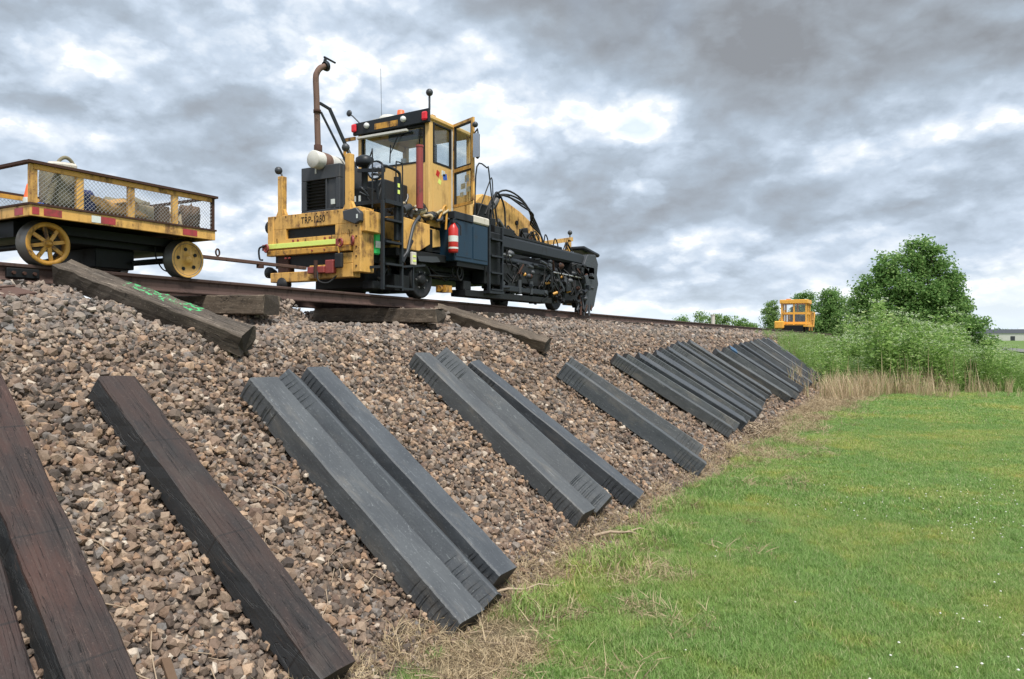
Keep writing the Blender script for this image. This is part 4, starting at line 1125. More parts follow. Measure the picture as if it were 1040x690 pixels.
    P(MB().prism([(-7.12, 9.87, 1.80), (-7.12, 10.30, 1.80), (-7.12, 10.33, 1.52), (-7.12, 10.05, 1.47), (-7.12, 9.87, 1.6)], (-.4, 0, 0)), 'fender', YELC, bevel=.01)
    P(MB().box(-7.3, -7.1, 9.86, 10.06, 1.40, 1.78), 'recess', BLK2)
    P(MB().box(-7.3, -7.02, 8.98, 10.35, 1.24, 1.37), 'side_sill', BLK2, bevel=.01)
    P(MB().prism([(-7.0, 9.5, 1.28), (-7.0, 10.05, 1.32), (-7.0, 10.15, 1.24), (-7.0, 9.9, 1.21), (-7.0, 9.55, 1.2)], (-.3, 0, 0)), 'wheel_guard', CHAR)
    # hose bundle
    r = random.Random(5)
    for k in range(30):
        y = 8.98 + r.random() * 1.3; x = -6.98 - r.random() * .32; z = 1.86 + r.random() * .26
        pts = [(x, y, z)]
        for q in range(4):
            pts.append((pts[-1][0] + r.uniform(-.07, .05), pts[-1][1] + r.uniform(-.06, .16), max(1.84, pts[-1][2] + r.uniform(-.08, .09))))
        P(MB().tube(pts, r.uniform(.014, .028), 7), 'hydraulic_hose', (RUBBER, CHAR, TANB, RUBBER, GREYW)[k % 5])
    for k in range(5):
        y = 9.25 + k * .2; z = 1.95 + r.uniform(0, .1)
        P(MB().cyl((-7.1, y, z), (-7.12, y + .2, z + r.uniform(-.05, .08)), r.uniform(.05, .075), seg=12), 'valve_body', (CHAR, GREYW, TANB)[k % 3])
    P(MB().tube([(-7.0, 9.55, 1.92), (-6.96, 9.35, 1.75), (-6.92, 9.2, 1.5), (-6.9, 9.1, 1.3), (-6.9, 9.0, 1.2)], .026), 'hydraulic_hose', CHAR)
    P(MB().tube([(-7.0, 10.1, 1.95), (-6.98, 10.25, 2.2), (-6.98, 10.3, 2.1), (-6.98, 10.28, 1.8)], .02), 'hydraulic_hose', YELD)
    P(MB().cyl((-7.0, 9.56, 2.05), (-7.0, 9.56, 3.04), .058, seg=18).cyl((-7.0, 9.56, 3.04), (-7.0, 9.56, 3.07), .066, seg=18), 'red_standpipe', REDB)
    # cab
    cx0, cx1, cy0, cy1, cz0, cz1 = -8.70, -7.15, 10.03, 11.42, 1.90, 3.72
    P(MB().box(cx0, cx1, cy0, cy1, cz0 - .05, cz0 + .03), 'cab_floor', YELC)
    P(MB().box(cx0 + .09, cx1 - .09, cy0, cy0 + .05, cz0 + .03, 2.93), 'cab_front_panel', YELC, bevel=.004)
    for (a, b_) in ((cx0, cx0 + .09), (cx1 - .09, cx1)):
        P(MB().box(a, b_, cy0, cy0 + .12, cz0 + .03, cz1 - .08), 'cab_pillar', YELC, bevel=.012)
        P(MB().box(a, b_, cy1 - .1, cy1, cz0 + .03, cz1 - .08), 'cab_pillar', YELC, bevel=.012)
    P(MB().box(cx0 + .09, cx1 - .09, cy0, cy0 + .06, 3.56, cz1 - .08), 'cab_header', BLK)
    P(MB().box(cx0 + .09, cx1 - .09, cy0 + .02, cy0 + .03, 2.93, 3.56), 'windshield', GLASS)
    P(MB().box(cx0 + .09, cx1 - .09, cy0 - .006, cy0 + .04, 2.925, 2.955).box(cx0 + .09, cx0 + .12, cy0 - .006, cy0 + .04, 2.955, 3.53).box(cx1 - .12, cx1 - .09, cy0 - .006, cy0 + .04, 2.955, 3.53).box(cx0 + .09, cx1 - .09, cy0 - .006, cy0 + .04, 3.53, 3.56), 'windshield_seal', RUBBER)
    P(MB().bar((-7.75, cy0 - .02, 3.5), (-7.95, cy0 - .02, 3.15), .012, .012).bar((-7.95, cy0 - .015, 3.30), (-7.97, cy0 - .015, 2.99), .02, .01), 'wiper', BLK)
    # near side: fixed window and panel, then the open doorway
    P(MB().box(cx1 - .05, cx1, cy0 + .12, 10.70, cz0 + .03, 2.93).box(cx1 - .05, cx1, cy0 + .12, 10.70, 3.62, cz1 - .08), 'cab_side_panel', YELC, bevel=.004)
    P(MB().box(cx1 - .05, cx1 + .004, 10.70, 10.76, cz0 + .03, cz1 - .08), 'door_jamb', WHT)
    P(MB().box(cx1 - .03, cx1 - .02, cy0 + .12, 10.70, 2.93, 3.62), 'side_window', GLASS)
    P(MB().box(cx1 - .03, cx1 + .008, cy0 + .12, 10.70, 2.93, 2.96).box(cx1 - .03, cx1 + .008, cy0 + .12, 10.70, 3.595, 3.62).box(cx1 - .03, cx1 + .008, cy0 + .12, cy0 + .15, 2.96, 3.595).box(cx1 - .03, cx1 + .008, 10.665, 10.70, 2.96, 3.595), 'side_window_seal', RUBBER)
    for a, b_, c, d, m in ((10.24, 10.33, 2.72, 2.82, REDP), (10.30, 10.38, 2.60, 2.68, GRN), (10.44, 10.56, 2.70, 2.80, BLUEP), (10.40, 10.50, 2.76, 2.85, TAPEW)):
        P(MB().box(cx1, cx1 + .003, a, b_, c, d, rot=(r.uniform(-.4, .4), 0, 0)), 'decal', m)
    # far side and rear
    P(MB().box(cx0, cx0 + .05, cy0 + .12, cy1 - .1, cz0 + .03, 2.93).box(cx0, cx0 + .05, cy0 + .12, cy1 - .1, 3.55, cz1 - .08), 'cab_side_panel', YELC)
    P(MB().box(cx0 + .02, cx0 + .03, cy0 + .12, cy1 - .1, 2.93, 3.55), 'side_window', GLASS)
    P(MB().box(cx0 + .09, cx1 - .09, cy1 - .05, cy1, cz0 + .03, 2.6), 'cab_rear_panel', YELC)
    P(MB().box(cx0 + .09, cx1 - .09, cy1 - .03, cy1 - .02, 2.6, 3.62), 'rear_window', GLASS)
    P(MB().box(-8.0, -7.95, cy1 - .05, cy1 - .01, 2.6, 3.62), 'rear_mullion', BLK)
    roof = P(MB().box(cx0 - .03, cx1 + .03, cy0 - .02, cy1 + .04, cz1 - .08, cz1), 'cab_roof', YELC, bevel=.02)
    lb = P(MB().prism([(cx0 - .05, cy0 - .02, 3.55), (cx1 + .05, cy0 - .02, 3.57), (cx1 + .05, cy0 - .02, 3.80), (cx0 - .05, cy0 - .02, 3.76)], (0, -.06, 0)), 'light_bar', BLK, bevel=.01)
    P(MB().box(-8.25, -7.75, cy0 - .085, cy0 - .08, 3.59, 3.69), 'light_bar_panel', YELD, lb)
    for x in (-8.42, -7.62):
        P(MB().lathe((x, cy0 - .08, 3.68), (0, -1, 0), [(0, .05), (.03, .05), (.045, .04), (.05, 0)], 16), 'work_lamp', LENSW, lb)
    for x in (-8.70, -7.17):
        P(MB().box(x - .055, x + .055, cy0 - .13, cy0 - .08, 3.60, 3.74), 'red_lamp', LENSR, lb, bevel=.02)
    P(MB().box(cx0 + .05, -7.55, cy0 - .10, cy0 - .03, 3.47, 3.51), 'sun_visor', WHT, bevel=.005)
    P(MB().box(-8.05, -7.35, cy0 + .05, cy0 + .2, 3.40, 3.52), 'visor_shade', BLK)
    P(MB().lathe((-8.25, 10.35, 3.72), (0, 0, 1), [(0, .2), (.14, .2), (.20, .15), (.22, 0)], 20).box(-8.5, -7.85, 10.2, 10.5, 3.72, 3.87), 'roof_unit', WHT)
    P(MB().lathe((-7.95, 10.3, 3.87), (0, 0, 1), [(0, .07), (.10, .06), (.12, 0)], 16), 'beacon', ORNG)
    P(MB().tube([(-8.62, 10.0, 3.76), (-8.75, 9.95, 3.90), (-8.80, 9.95, 3.93)], .012, 6).ball((-8.83, 9.95, 3.96), .06, sq=(1, .5, 1)), 'roof_mirror', CHAR)
    P(MB().cyl((-7.12, 10.0, 3.78), (-7.12, 10.0, 4.03), .018).ball((-7.12, 10.0, 4.07), .062), 'roof_mirror', CHAR)
    P(MB().cyl((-8.3, 10.2, 3.8), (-8.32, 10.2, 4.75), .004, seg=5), 'antenna', BLK)
    P(MB().box(-7.3, -7.2, 10.2, 10.3, 3.72, 3.77).box(-7.3, -7.2, 10.9, 11.0, 3.72, 3.77), 'roof_clip', YEL)
    P(MB().box(-9.05, -8.78, 10.04, 10.07, 3.50, 3.56).box(-9.05, -9.0, 10.04, 10.07, 3.10, 3.50), 'far_frame', YELD)
    # inside the cab
    P(MB().box(-8.2, -7.75, 10.7, 11.15, 2.35, 2.5).box(-8.2, -7.75, 11.1, 11.2, 2.5, 3.1), 'seat', SEATM, bevel=.03)
    P(MB().box(-8.5, -8.3, 10.3, 11.0, 2.0, 2.95), 'console', SEATM, bevel=.02)
    P(MB().box(-8.1, -7.8, 10.25, 10.42, 2.88, 3.02, rot=(.1, 0, .2)), 'dash_cloth', PINK, bevel=.03)
    P(MB().box(-7.95, -7.86, 10.3, 10.34, 2.9, 3.12), 'dash_paper', WHT)
    P(MB().cyl((-7.5, 10.2, 2.9), (-7.5, 10.25, 3.5), .012), 'grab_bar', BLK)
    # open door, hinged at the jamb and swung outwards
    hx, hy = cx1 + .01, 10.78; ox, oy = -6.585, 10.55
    dv = Vector((ox - hx, oy - hy, 0)).normalized(); Wd = .62; nn = Vector((dv.y, -dv.x, 0)) * .04
    def dp(u, z): return Vector((hx, hy, 0)) + dv * u + Vector((0, 0, z))
    zb, zm, zt_ = 2.25, 2.86, 3.72
    def fr(u0, u1, z0, z1, th=nn): return [dp(u0, z0), dp(u1, z0), dp(u1, z1), dp(u0, z1)], th
    dm = MB()
    for a in ((0, .045, zb, zt_), (Wd - .05, Wd, zb + .06, zt_), (.045, Wd - .05, zt_ - .05, zt_), (.045, Wd - .05, zm, zm + .06), (.045, Wd - .05, zb, zb + .05)):
        dm.prism(*fr(*a))
    dr = P(dm, 'cab_door', YEL)
    P(MB().prism(*fr(.045, Wd - .05, zm + .06, zt_ - .05, nn * .2)), 'door_window', GLASS, dr)
    P(MB().prism(*fr(.045, Wd - .05, zb + .05, zm, nn * .2)), 'door_window', GLASS, dr)
    sm = MB()
    for a in ((.045, .07, zb + .05, zm), (.045, .07, zm + .06, zt_ - .05), (Wd - .075, Wd - .05, zm + .06, zt_ - .05), (Wd - .075, Wd - .05, zb + .05, zm), (.07, Wd - .075, zm - .025, zm), (.07, Wd - .075, zm + .06, zm + .085), (.07, Wd - .075, zt_ - .075, zt_ - .05)):
        p_, th = fr(*a); sm.prism([q - nn * .08 for q in p_], nn * 1.0)
    P(sm, 'door_seal', RUBBER, dr)
    P(MB().tube([dp(Wd - .09, zb + .04) - nn * .6, dp(Wd - .2, zb + .06) - nn * .8, dp(Wd - .22, zb + .25) - nn * .8, dp(Wd - .1, zb + .33) - nn * .6], .018), 'door_handle', YEL, dr)
    for k, (u, z, w, h) in enumerate(((.2, 2.55, .14, .10), (.32, 2.66, .12, .12), (.18, 2.42, .10, .08), (.36, 2.48, .12, .09))):
        p_, th = fr(u, u + w, z, z + h); P(MB().prism([q - nn * .12 for q in p_], nn * .05), 'paper_notice', TAPEW, dr)
    P(MB().tube([dp(Wd, 3.45), dp(Wd + .08, 3.5), dp(Wd + .1, 3.42)], .014, 6), 'mirror_arm', BLK)
    mm = P(MB().box(-6.50, -6.42, 10.42, 10.50, 2.98, 3.42), 'side_mirror', MIRR, bevel=.03)
    P(MB().box(-6.52, -6.40, 10.413, 10.418, 3.0, 3.40), 'mirror_glass', MIRG, mm)
    P(MB().ball((-6.50, 10.45, 3.56), .05), 'round_mirror', CHAR)
    # handrail behind the cab
    P(MB().tube([(-6.95, 11.15, 2.1), (-6.93, 11.2, 3.05), (-6.93, 11.55, 3.10), (-6.93, 11.62, 3.05), (-6.93, 11.80, 2.2)], .014, 6), 'hand_rail', BLK)
    # tool box side, second ladder
    tb = P(MB().box(-7.4, -6.86, 10.36, 11.47, 1.28, 1.99), 'tool_box', NAVY, bevel=.012)
    P(MB().box(-7.42, -6.84, 10.34, 10.95, 1.99, 2.12), 'tool_box_lid', BLK, tb, bevel=.01)
    P(MB().box(-6.86, -6.85, 10.40, 10.90, 1.36, 1.93).box(-6.86, -6.85, 10.95, 11.43, 1.36, 1.93), 'tool_box_door', NAVY, tb)
    P(MB().box(-7.42, -6.84, 10.97, 11.50, 2.0, 2.14), 'pale_cover', CONC, tb, bevel=.02)
    P(MB().box(-7.35, -6.9, 10.5, 11.4, 1.2, 1.28), 'tool_box_rack', BLK2)
    ladder(-6.88, 11.54, 12.02, .80, 2.05, 4)
    P(MB().box(-7.3, -6.84, 11.5, 12.05, .78, .83), 'foot_plate', BLK)
    P(MB().box(-7.25, -6.95, 11.52, 12.2, .95, 1.95), 'valve_cabinet', BLK2, bevel=.02)
    # wheels
    def wheel(y, x, sgn):
        rr = .30; c = Vector((x, y, zr(y) + rr))
        w = P(MB().lathe(c, (sgn, 0, 0), [(-.085, .1), (-.085, rr + .025), (-.06, rr + .028), (-.045, rr + .004), (.055, rr), (.065, rr - .01), (.065, rr - .05), (.035, rr - .07), (.03, .12), (.055, .09), (.09, .085), (.10, .05), (.11, 0)], 36), 'wheel', BLK2)
        for k in range(6):
            q = k * math.pi / 3; P(MB().cyl(c + Vector((sgn * .05, math.cos(q) * .145, math.sin(q) * .145)), c + Vector((sgn * .075, math.cos(q) * .145, math.sin(q) * .145)), .016, seg=6), 'wheel_nut', GREYW, w)
    for y in (9.77, 14.9):
        wheel(y, -7.18, 1); wheel(y, -8.62, -1)
        P(MB().cyl((-8.6, y, zr(y) + .3), (-7.2, y, zr(y) + .3), .05), 'axle', BLK2)
    P(MB().box(-7.3, -7.05, 8.98, 9.36, .70, .95).box(-7.28, -7.08, 8.5, 8.75, .70, .82), 'rail_sweep', BLK2, bevel=.01)
    # between the axles
    P(MB().tube([(-7.1, 9.95, 1.0), (-7.1, 10.5, 1.02), (-7.1, 11.0, 1.08)], .02).tube([(-7.2, 10.1, 1.15), (-7.15, 10.5, .95), (-7.15, 10.9, 1.1)], .018), 'brake_rod', BLK2)
    P(MB().ring((-7.0, 10.75, 1.1), (1, .2, 0), .13, .015, seg=18).ring((-7.02, 10.68, 1.12), (1, -.2, 0), .11, .013, seg=18), 'hose_loop', RUBBER)
    P(MB().cyl((-7.1, 10.25, .80), (-7.1, 10.55, .82), .05).box(-7.2, -7.0, 10.3, 10.5, .74, .86), 'brake_cylinder', YELD)
    P(MB().box(-7.3, -6.98, 10.9, 14.4, .70, .82).box(-7.2, -7.02, 10.9, 11.15, .82, .98), 'guide_beam', BLK2, bevel=.01)
    P(MB().box(-7.2, -6.96, 12.2, 14.2, .86, .98), 'guide_beam', BLK, bevel=.02)
    # fire zone: boom and work heads
    P(MB().box(-7.38, -7.06, 12.1, 16.4, 1.70, 1.98), 'upper_boom', BLK, bevel=.05)
    P(MB().box(-7.36, -7.08, 12.1, 12.9, 1.98, 2.12).box(-7.4, -7.1, 12.9, 15.2, 1.98, 2.03), 'boom_step', BLK2, bevel=.01)
    P(MB().cyl((-7.1, 12.2, 1.50), (-7.1, 14.8, 1.46), .07, seg=16), 'lower_boom', BLK)
    P(MB().cyl((-7.0, 14.5, 1.40), (-7.0, 16.1, 1.38), .018, seg=10), 'piston_rod', STEEL)
    P(MB().cyl((-7.02, 12.2, 1.58), (-7.02, 12.65, 1.58), .02, seg=10), 'piston_rod', STEEL)
    P(MB().box(-8.75, -8.5, 12.1, 16.3, 1.5, 2.0), 'far_boom', BLK2, bevel=.03)
    P(MB().box(-8.5, -7.4, 12.3, 12.6, 1.4, 2.1), 'cross_member', BLK2); P(MB().box(-8.5, -7.4, 15.8, 16.1, 1.4, 1.9), 'cross_member', BLK2)
    ye = P(MB().prism([(-7.6, 12.1, 2.55), (-7.6, 12.5, 2.84), (-7.6, 13.4, 2.86), (-7.6, 14.1, 2.72), (-7.6, 14.8, 2.50), (-7.6, 15.3, 2.12), (-7.6, 14.3, 2.0), (-7.75, 12.2, 2.0)], (-.3, 0, 0)), 'lift_arm', YEL, bevel=.01)
    for y, z in ((12.7, 2.6), (13.9, 2.45), (14.5, 2.22)):
        P(MB().cyl((-7.57, y, z), (-7.62, y, z), .05, seg=12), 'pivot_pin', BLK2)
    P(MB().box(-7.74, -7.5, 12.2, 12.75, 2.12, 2.62), 'valve_bank', BLK2, bevel=.03)
    for k in range(11):
        y = 12.0 + r.random() * 3.0; x = -7.2 - r.random() * .3; z = 2.05 + r.random() * .15
        P(MB().box(x - .06, x + .06, y - .08, y + .1, z - .07, z + r.uniform(.05, .18), rot=(r.uniform(-.3, .3), 0, r.uniform(-.5, .5))), 'fitting', (BLK2, CHAR, RUST)[k % 3], bevel=.01)
    P(MB().cyl((-7.3, 12.25, 2.45), (-7.3, 12.55, 2.7), .06, seg=10).cyl((-7.3, 12.6, 2.3), (-7.3, 12.9, 2.1), .05, seg=10), 'swivel', GREYW)
    for off in range(4):
        o1 = off * .13
        P(MB().tube([(-7.3, 12.1 + o1, 2.35 + .06 * off), (-7.35, 12.5 + o1, 2.75 + .04 * off), (-7.4 + .05 * off, 13.1 + o1, 3.0 - .09 * off), (-7.4 + .05 * off, 13.8 + o1 * .6, 2.92 - .10 * off), (-7.4, 14.35 - .05 * off, 2.6 - .05 * off), (-7.35, 14.6, 2.25), (-7.3, 14.65, 2.0)], .020, 7), 'hydraulic_hose', RUBBER)
    P(MB().tube([(-7.25, 12.2, 2.1), (-7.25, 12.35, 2.7), (-7.3, 12.6, 2.85), (-7.3, 12.85, 2.6), (-7.3, 12.9, 2.0)], .02, 7).tube([(-7.2, 12.0, 2.05), (-7.2, 12.1, 2.5), (-7.25, 12.35, 2.6), (-7.25, 12.5, 2.2)], .018, 7), 'hydraulic_hose', RUBBER)
    P(MB().tube([(-7.35, 11.9, 2.3), (-7.35, 12.3, 2.95), (-7.35, 12.45, 3.1), (-7.35, 12.5, 2.5)], .012, 6), 'hydraulic_hose', RUBBER)
    # yellow bracket with ball at the rear
    P(MB().bar((-7.5, 15.0, 2.12), (-7.5, 16.6, 2.40), .08, .10).box(-7.54, -7.46, 16.3, 16.5, 2.0, 2.35).bar((-7.5, 15.6, 2.02), (-7.5, 16.3, 2.08), .06, .06), 'rear_bracket', YEL)
    P(MB().cyl((-7.5, 16.5, 2.42), (-7.5, 16.5, 2.5), .015).ball((-7.5, 16.5, 2.55), .06), 'ball_mirror', CHAR)
    # rear work head plate and cap
    P(MB().prism([(-7.0, 16.25, 1.74), (-7.0, 16.45, 1.98), (-7.0, 16.95, 2.02), (-7.0, 17.12, 1.80), (-7.0, 17.05, 1.52), (-7.0, 17.14, 1.30), (-7.0, 16.96, .95), (-7.0, 16.86, .72), (-7.0, 16.66, .62), (-7.0, 16.58, .80), (-7.0, 16.46, .58), (-7.0, 16.30, .55), (-7.0, 16.36, 1.0), (-7.0, 16.18, 1.35)], (-.30, 0, 0)), 'head_plate', CHAR, bevel=.015)
    P(MB().box(-8.6, -8.5, 16.2, 17.1, .9, 1.95), 'head_plate', BLK2, bevel=.01)
    P(MB().box(-7.5, -7.08, 16.45, 17.45, 2.05, 2.15, rot=(R(-6), 0, 0)), 'head_cap', BLK, bevel=.035)
    P(MB().tube([(-7.2, 17.2, 2.0), (-7.2, 17.4, 1.85), (-7.2, 17.42, 1.5), (-7.2, 17.2, 1.25)], .02, 7).tube([(-7.15, 17.1, 2.0), (-7.15, 17.3, 1.8), (-7.15, 17.32, 1.4), (-7.15, 17.1, 1.1)], .018, 7), 'hydraulic_hose', RUBBER)
    P(MB().box(-7.9, -7.6, 16.9, 17.45, .78, .90).cyl((-7.7, 17.3, .95), (-7.7, 17.45, 1.12), .06).cyl((-7.6, 17.35, .80), (-7.6, 17.65, .82), .06), 'rear_coupler', YEL, bevel=.01)
    P(MB().bar((-7.22, 15.75, 1.35), (-7.12, 16.3, .62), .09, .06).bar((-7.22, 16.5, 1.3), (-7.12, 16.2, .62), .08, .06), 'tamping_arm', CHAR)
    P(MB().cyl((-7.15, 15.9, 1.35), (-7.12, 16.15, .85), .055, seg=12), 'head_cylinder', RUST)
    # tangle of heads between boom and rail
    cols = (BLK2, BLK2, CHAR, BLK, DARKRUST)
    for k in range(64):
        y = 12.3 + r.random() * 4.3; z = .80 + r.random() * .6; x = -6.98 - r.random() * .9
        if r.random() < .5:
            P(MB().box(x - .08, x + .08, y - r.uniform(.05, .18), y + r.uniform(.05, .18), z - .09, z + .09, rot=(r.uniform(-.6, .6), 0, 0)), 'head_block', cols[k % 5], bevel=.01)
        else:
            P(MB().cyl((x, y, z - .15), (x, y + r.uniform(-.25, .25), z + .2), r.uniform(.03, .06), seg=10), 'head_cylinder', cols[k % 5])
    for y, z in ((14.2, 1.12), (14.9, 1.3), (15.3, 1.0), (13.1, 1.22), (14.6, .92)):
        P(MB().cyl((-7.05, y, z), (-6.98, y + .08, z + .04), .032, seg=10), 'yellow_fitting', YELD)
    for k in range(18):
        y = 12.4 + r.random() * 3.8
        P(MB().tube([(-7.1, y, 1.45), (-7.0, y + r.uniform(-.2, .2), 1.2), (-7.05, y + r.uniform(-.3, .3), .95), (-7.1, y + r.uniform(-.3, .3), 1.1)], .017, 6), 'hydraulic_hose', RUBBER)
    P(MB().box(-7.25, -7.0, 12.3, 13.6, 1.05, 1.42).box(-7.7, -7.3, 12.6, 15.6, .95, 1.3), 'work_carriage', BLK2, bevel=.02)
    P(MB().box(-7.6, -7.05, 15.2, 16.4, .78, 1.35).box(-7.35, -7.0, 15.6, 16.9, 1.35, 1.72), 'rear_work_head', BLK2, bevel=.04)
    P(MB().box(-7.5, -7.04, 13.4, 15.3, 1.02, 1.42), 'centre_work_head', BLK2, bevel=.03)
    for k in range(9):
        y = 15.7 + k * .12 + r.uniform(-.05, .05)
        P(MB().tube([(-7.02 - r.uniform(0, .2), y, 1.0), (-7.0, y + r.uniform(-.1, .1), .72), (-6.97, y + r.uniform(-.14, .14), .46 + r.uniform(0, .2))], r.uniform(.018, .035), 7), 'tine', (BLK2, CHAR, DARKRUST)[k % 3])
    # dense small gear on the outer face of the rear work heads
    for k in range(70):
        y = 12.15 + r.random() * 4.5; z = .78 + r.random() * .95; x = -7.0 + r.uniform(-.03, .05)
        m_ = (BLK2, CHAR, BLK, BLK2, CHAR, DARKRUST, BLK2)[k % 7]; q = r.random()
        if q < .35:
            P(MB().bar((x, y, z), (x + r.uniform(-.03, .03), y + r.uniform(-.35, .35), z + r.uniform(-.3, .3)), r.uniform(.02, .05), r.uniform(.02, .05)), 'link_bar', m_)
        elif q < .6:
            P(MB().cyl((x, y, z), (x + .02, y + r.uniform(-.3, .3), z + r.uniform(-.06, .06)), r.uniform(.012, .04), seg=9), 'cylinder_rod', m_)
        elif q < .8:
            P(MB().lathe((x - .05, y, z), (1, 0, 0), [(0, r.uniform(.04, .09)), (.06, .05), (.08, .03), (.09, 0)], 12), 'pivot_boss', m_)
        else:
            P(MB().box(x - .05, x + .04, y - r.uniform(.03, .1), y + r.uniform(.03, .1), z - .05, z + r.uniform(.02, .09), rot=(r.uniform(-.5, .5), 0, 0)), 'bracket', m_, bevel=.006)
    for k in range(12):
        y = 12.2 + r.random() * 3.9; z = 1.3 + r.random() * .4; pts = [(-6.98, y, z)]
        for q in range(4): pts.append((-6.98 + r.uniform(-.06, .07), pts[-1][1] + r.uniform(-.22, .25), max(.8, pts[-1][2] + r.uniform(-.28, .15))))
        P(MB().tube(pts, .014, 6), 'hydraulic_hose', RUBBER)
    for k in range(14):
        y = 12.1 + r.random() * 3.6; P(MB().tube([(-7.15, y, 2.0), (-7.12, y + r.uniform(-.1, .1), 2.12 + r.random() * .12), (-7.15, y + r.uniform(.05, .25), 2.15), (-7.15, y + r.uniform(.2, .4), 2.0)], .014, 6), 'hydraulic_hose', RUBBER)
    # engine bay clutter between front post and cab
    for k in range(22):
        y = 8.6 + r.random() * .9; z = .85 + r.random() * 1.5; x = -7.25 - r.random() * .3
        P(MB().tube([(x, y, z), (x + r.uniform(-.05, .1), y + r.uniform(-.1, .2), z + r.uniform(-.2, .2)), (x, y + r.uniform(0, .3), z + r.uniform(-.3, .2)), (x - .05, y + r.uniform(.1, .4), z + r.uniform(-.3, .1))], r.uniform(.012, .03), 7), 'engine_pipe', (BLK2, RUBBER, DARKRUST, CHAR)[k % 4])
    for y in (12.9, 13.4):
        P(MB().cyl((-6.98, y, .85), (-6.98, y, 1.12), .045, seg=12), 'guide_roller', CHAR)
    return t
machine = build_machine()
# fire extinguisher strapped to the tool box
fe = MB().lathe((-6.83, 10.28, 1.40), (0, 0, 1), [(0, 0), (0, .075), (.02, .085), (.40, .085), (.46, .05), (.50, .03), (.50, 0)], 18).build('fire_extinguisher', REDP, org=(-6.83, 10.28, 1.40))
tag(fe, 'red fire extinguisher with pale label hanging upright beside the dark blue tool box', 'fire extinguisher')
MB().lathe((-6.83, 10.28, 1.58), (0, 0, 1), [(0, .0862), (.10, .0862)], 18).build('label_band', TAPEW, fe)
MB().lathe((-6.83, 10.28, 1.46), (0, 0, 1), [(0, .0862), (.03, .0862)], 18).build('label_band', TAPEW, fe)
MB().box(-6.86, -6.80, 10.22, 10.34, 1.90, 1.95).bar((-6.83, 10.26, 1.96), (-6.80, 10.36, 2.0), .02, .02).build('valve', BLK, fe)
MB().tube([(-6.8, 10.34, 1.92), (-6.76, 10.40, 1.86), (-6.75, 10.39, 1.7)], .012, 6).build('hose', RUBBER, fe)


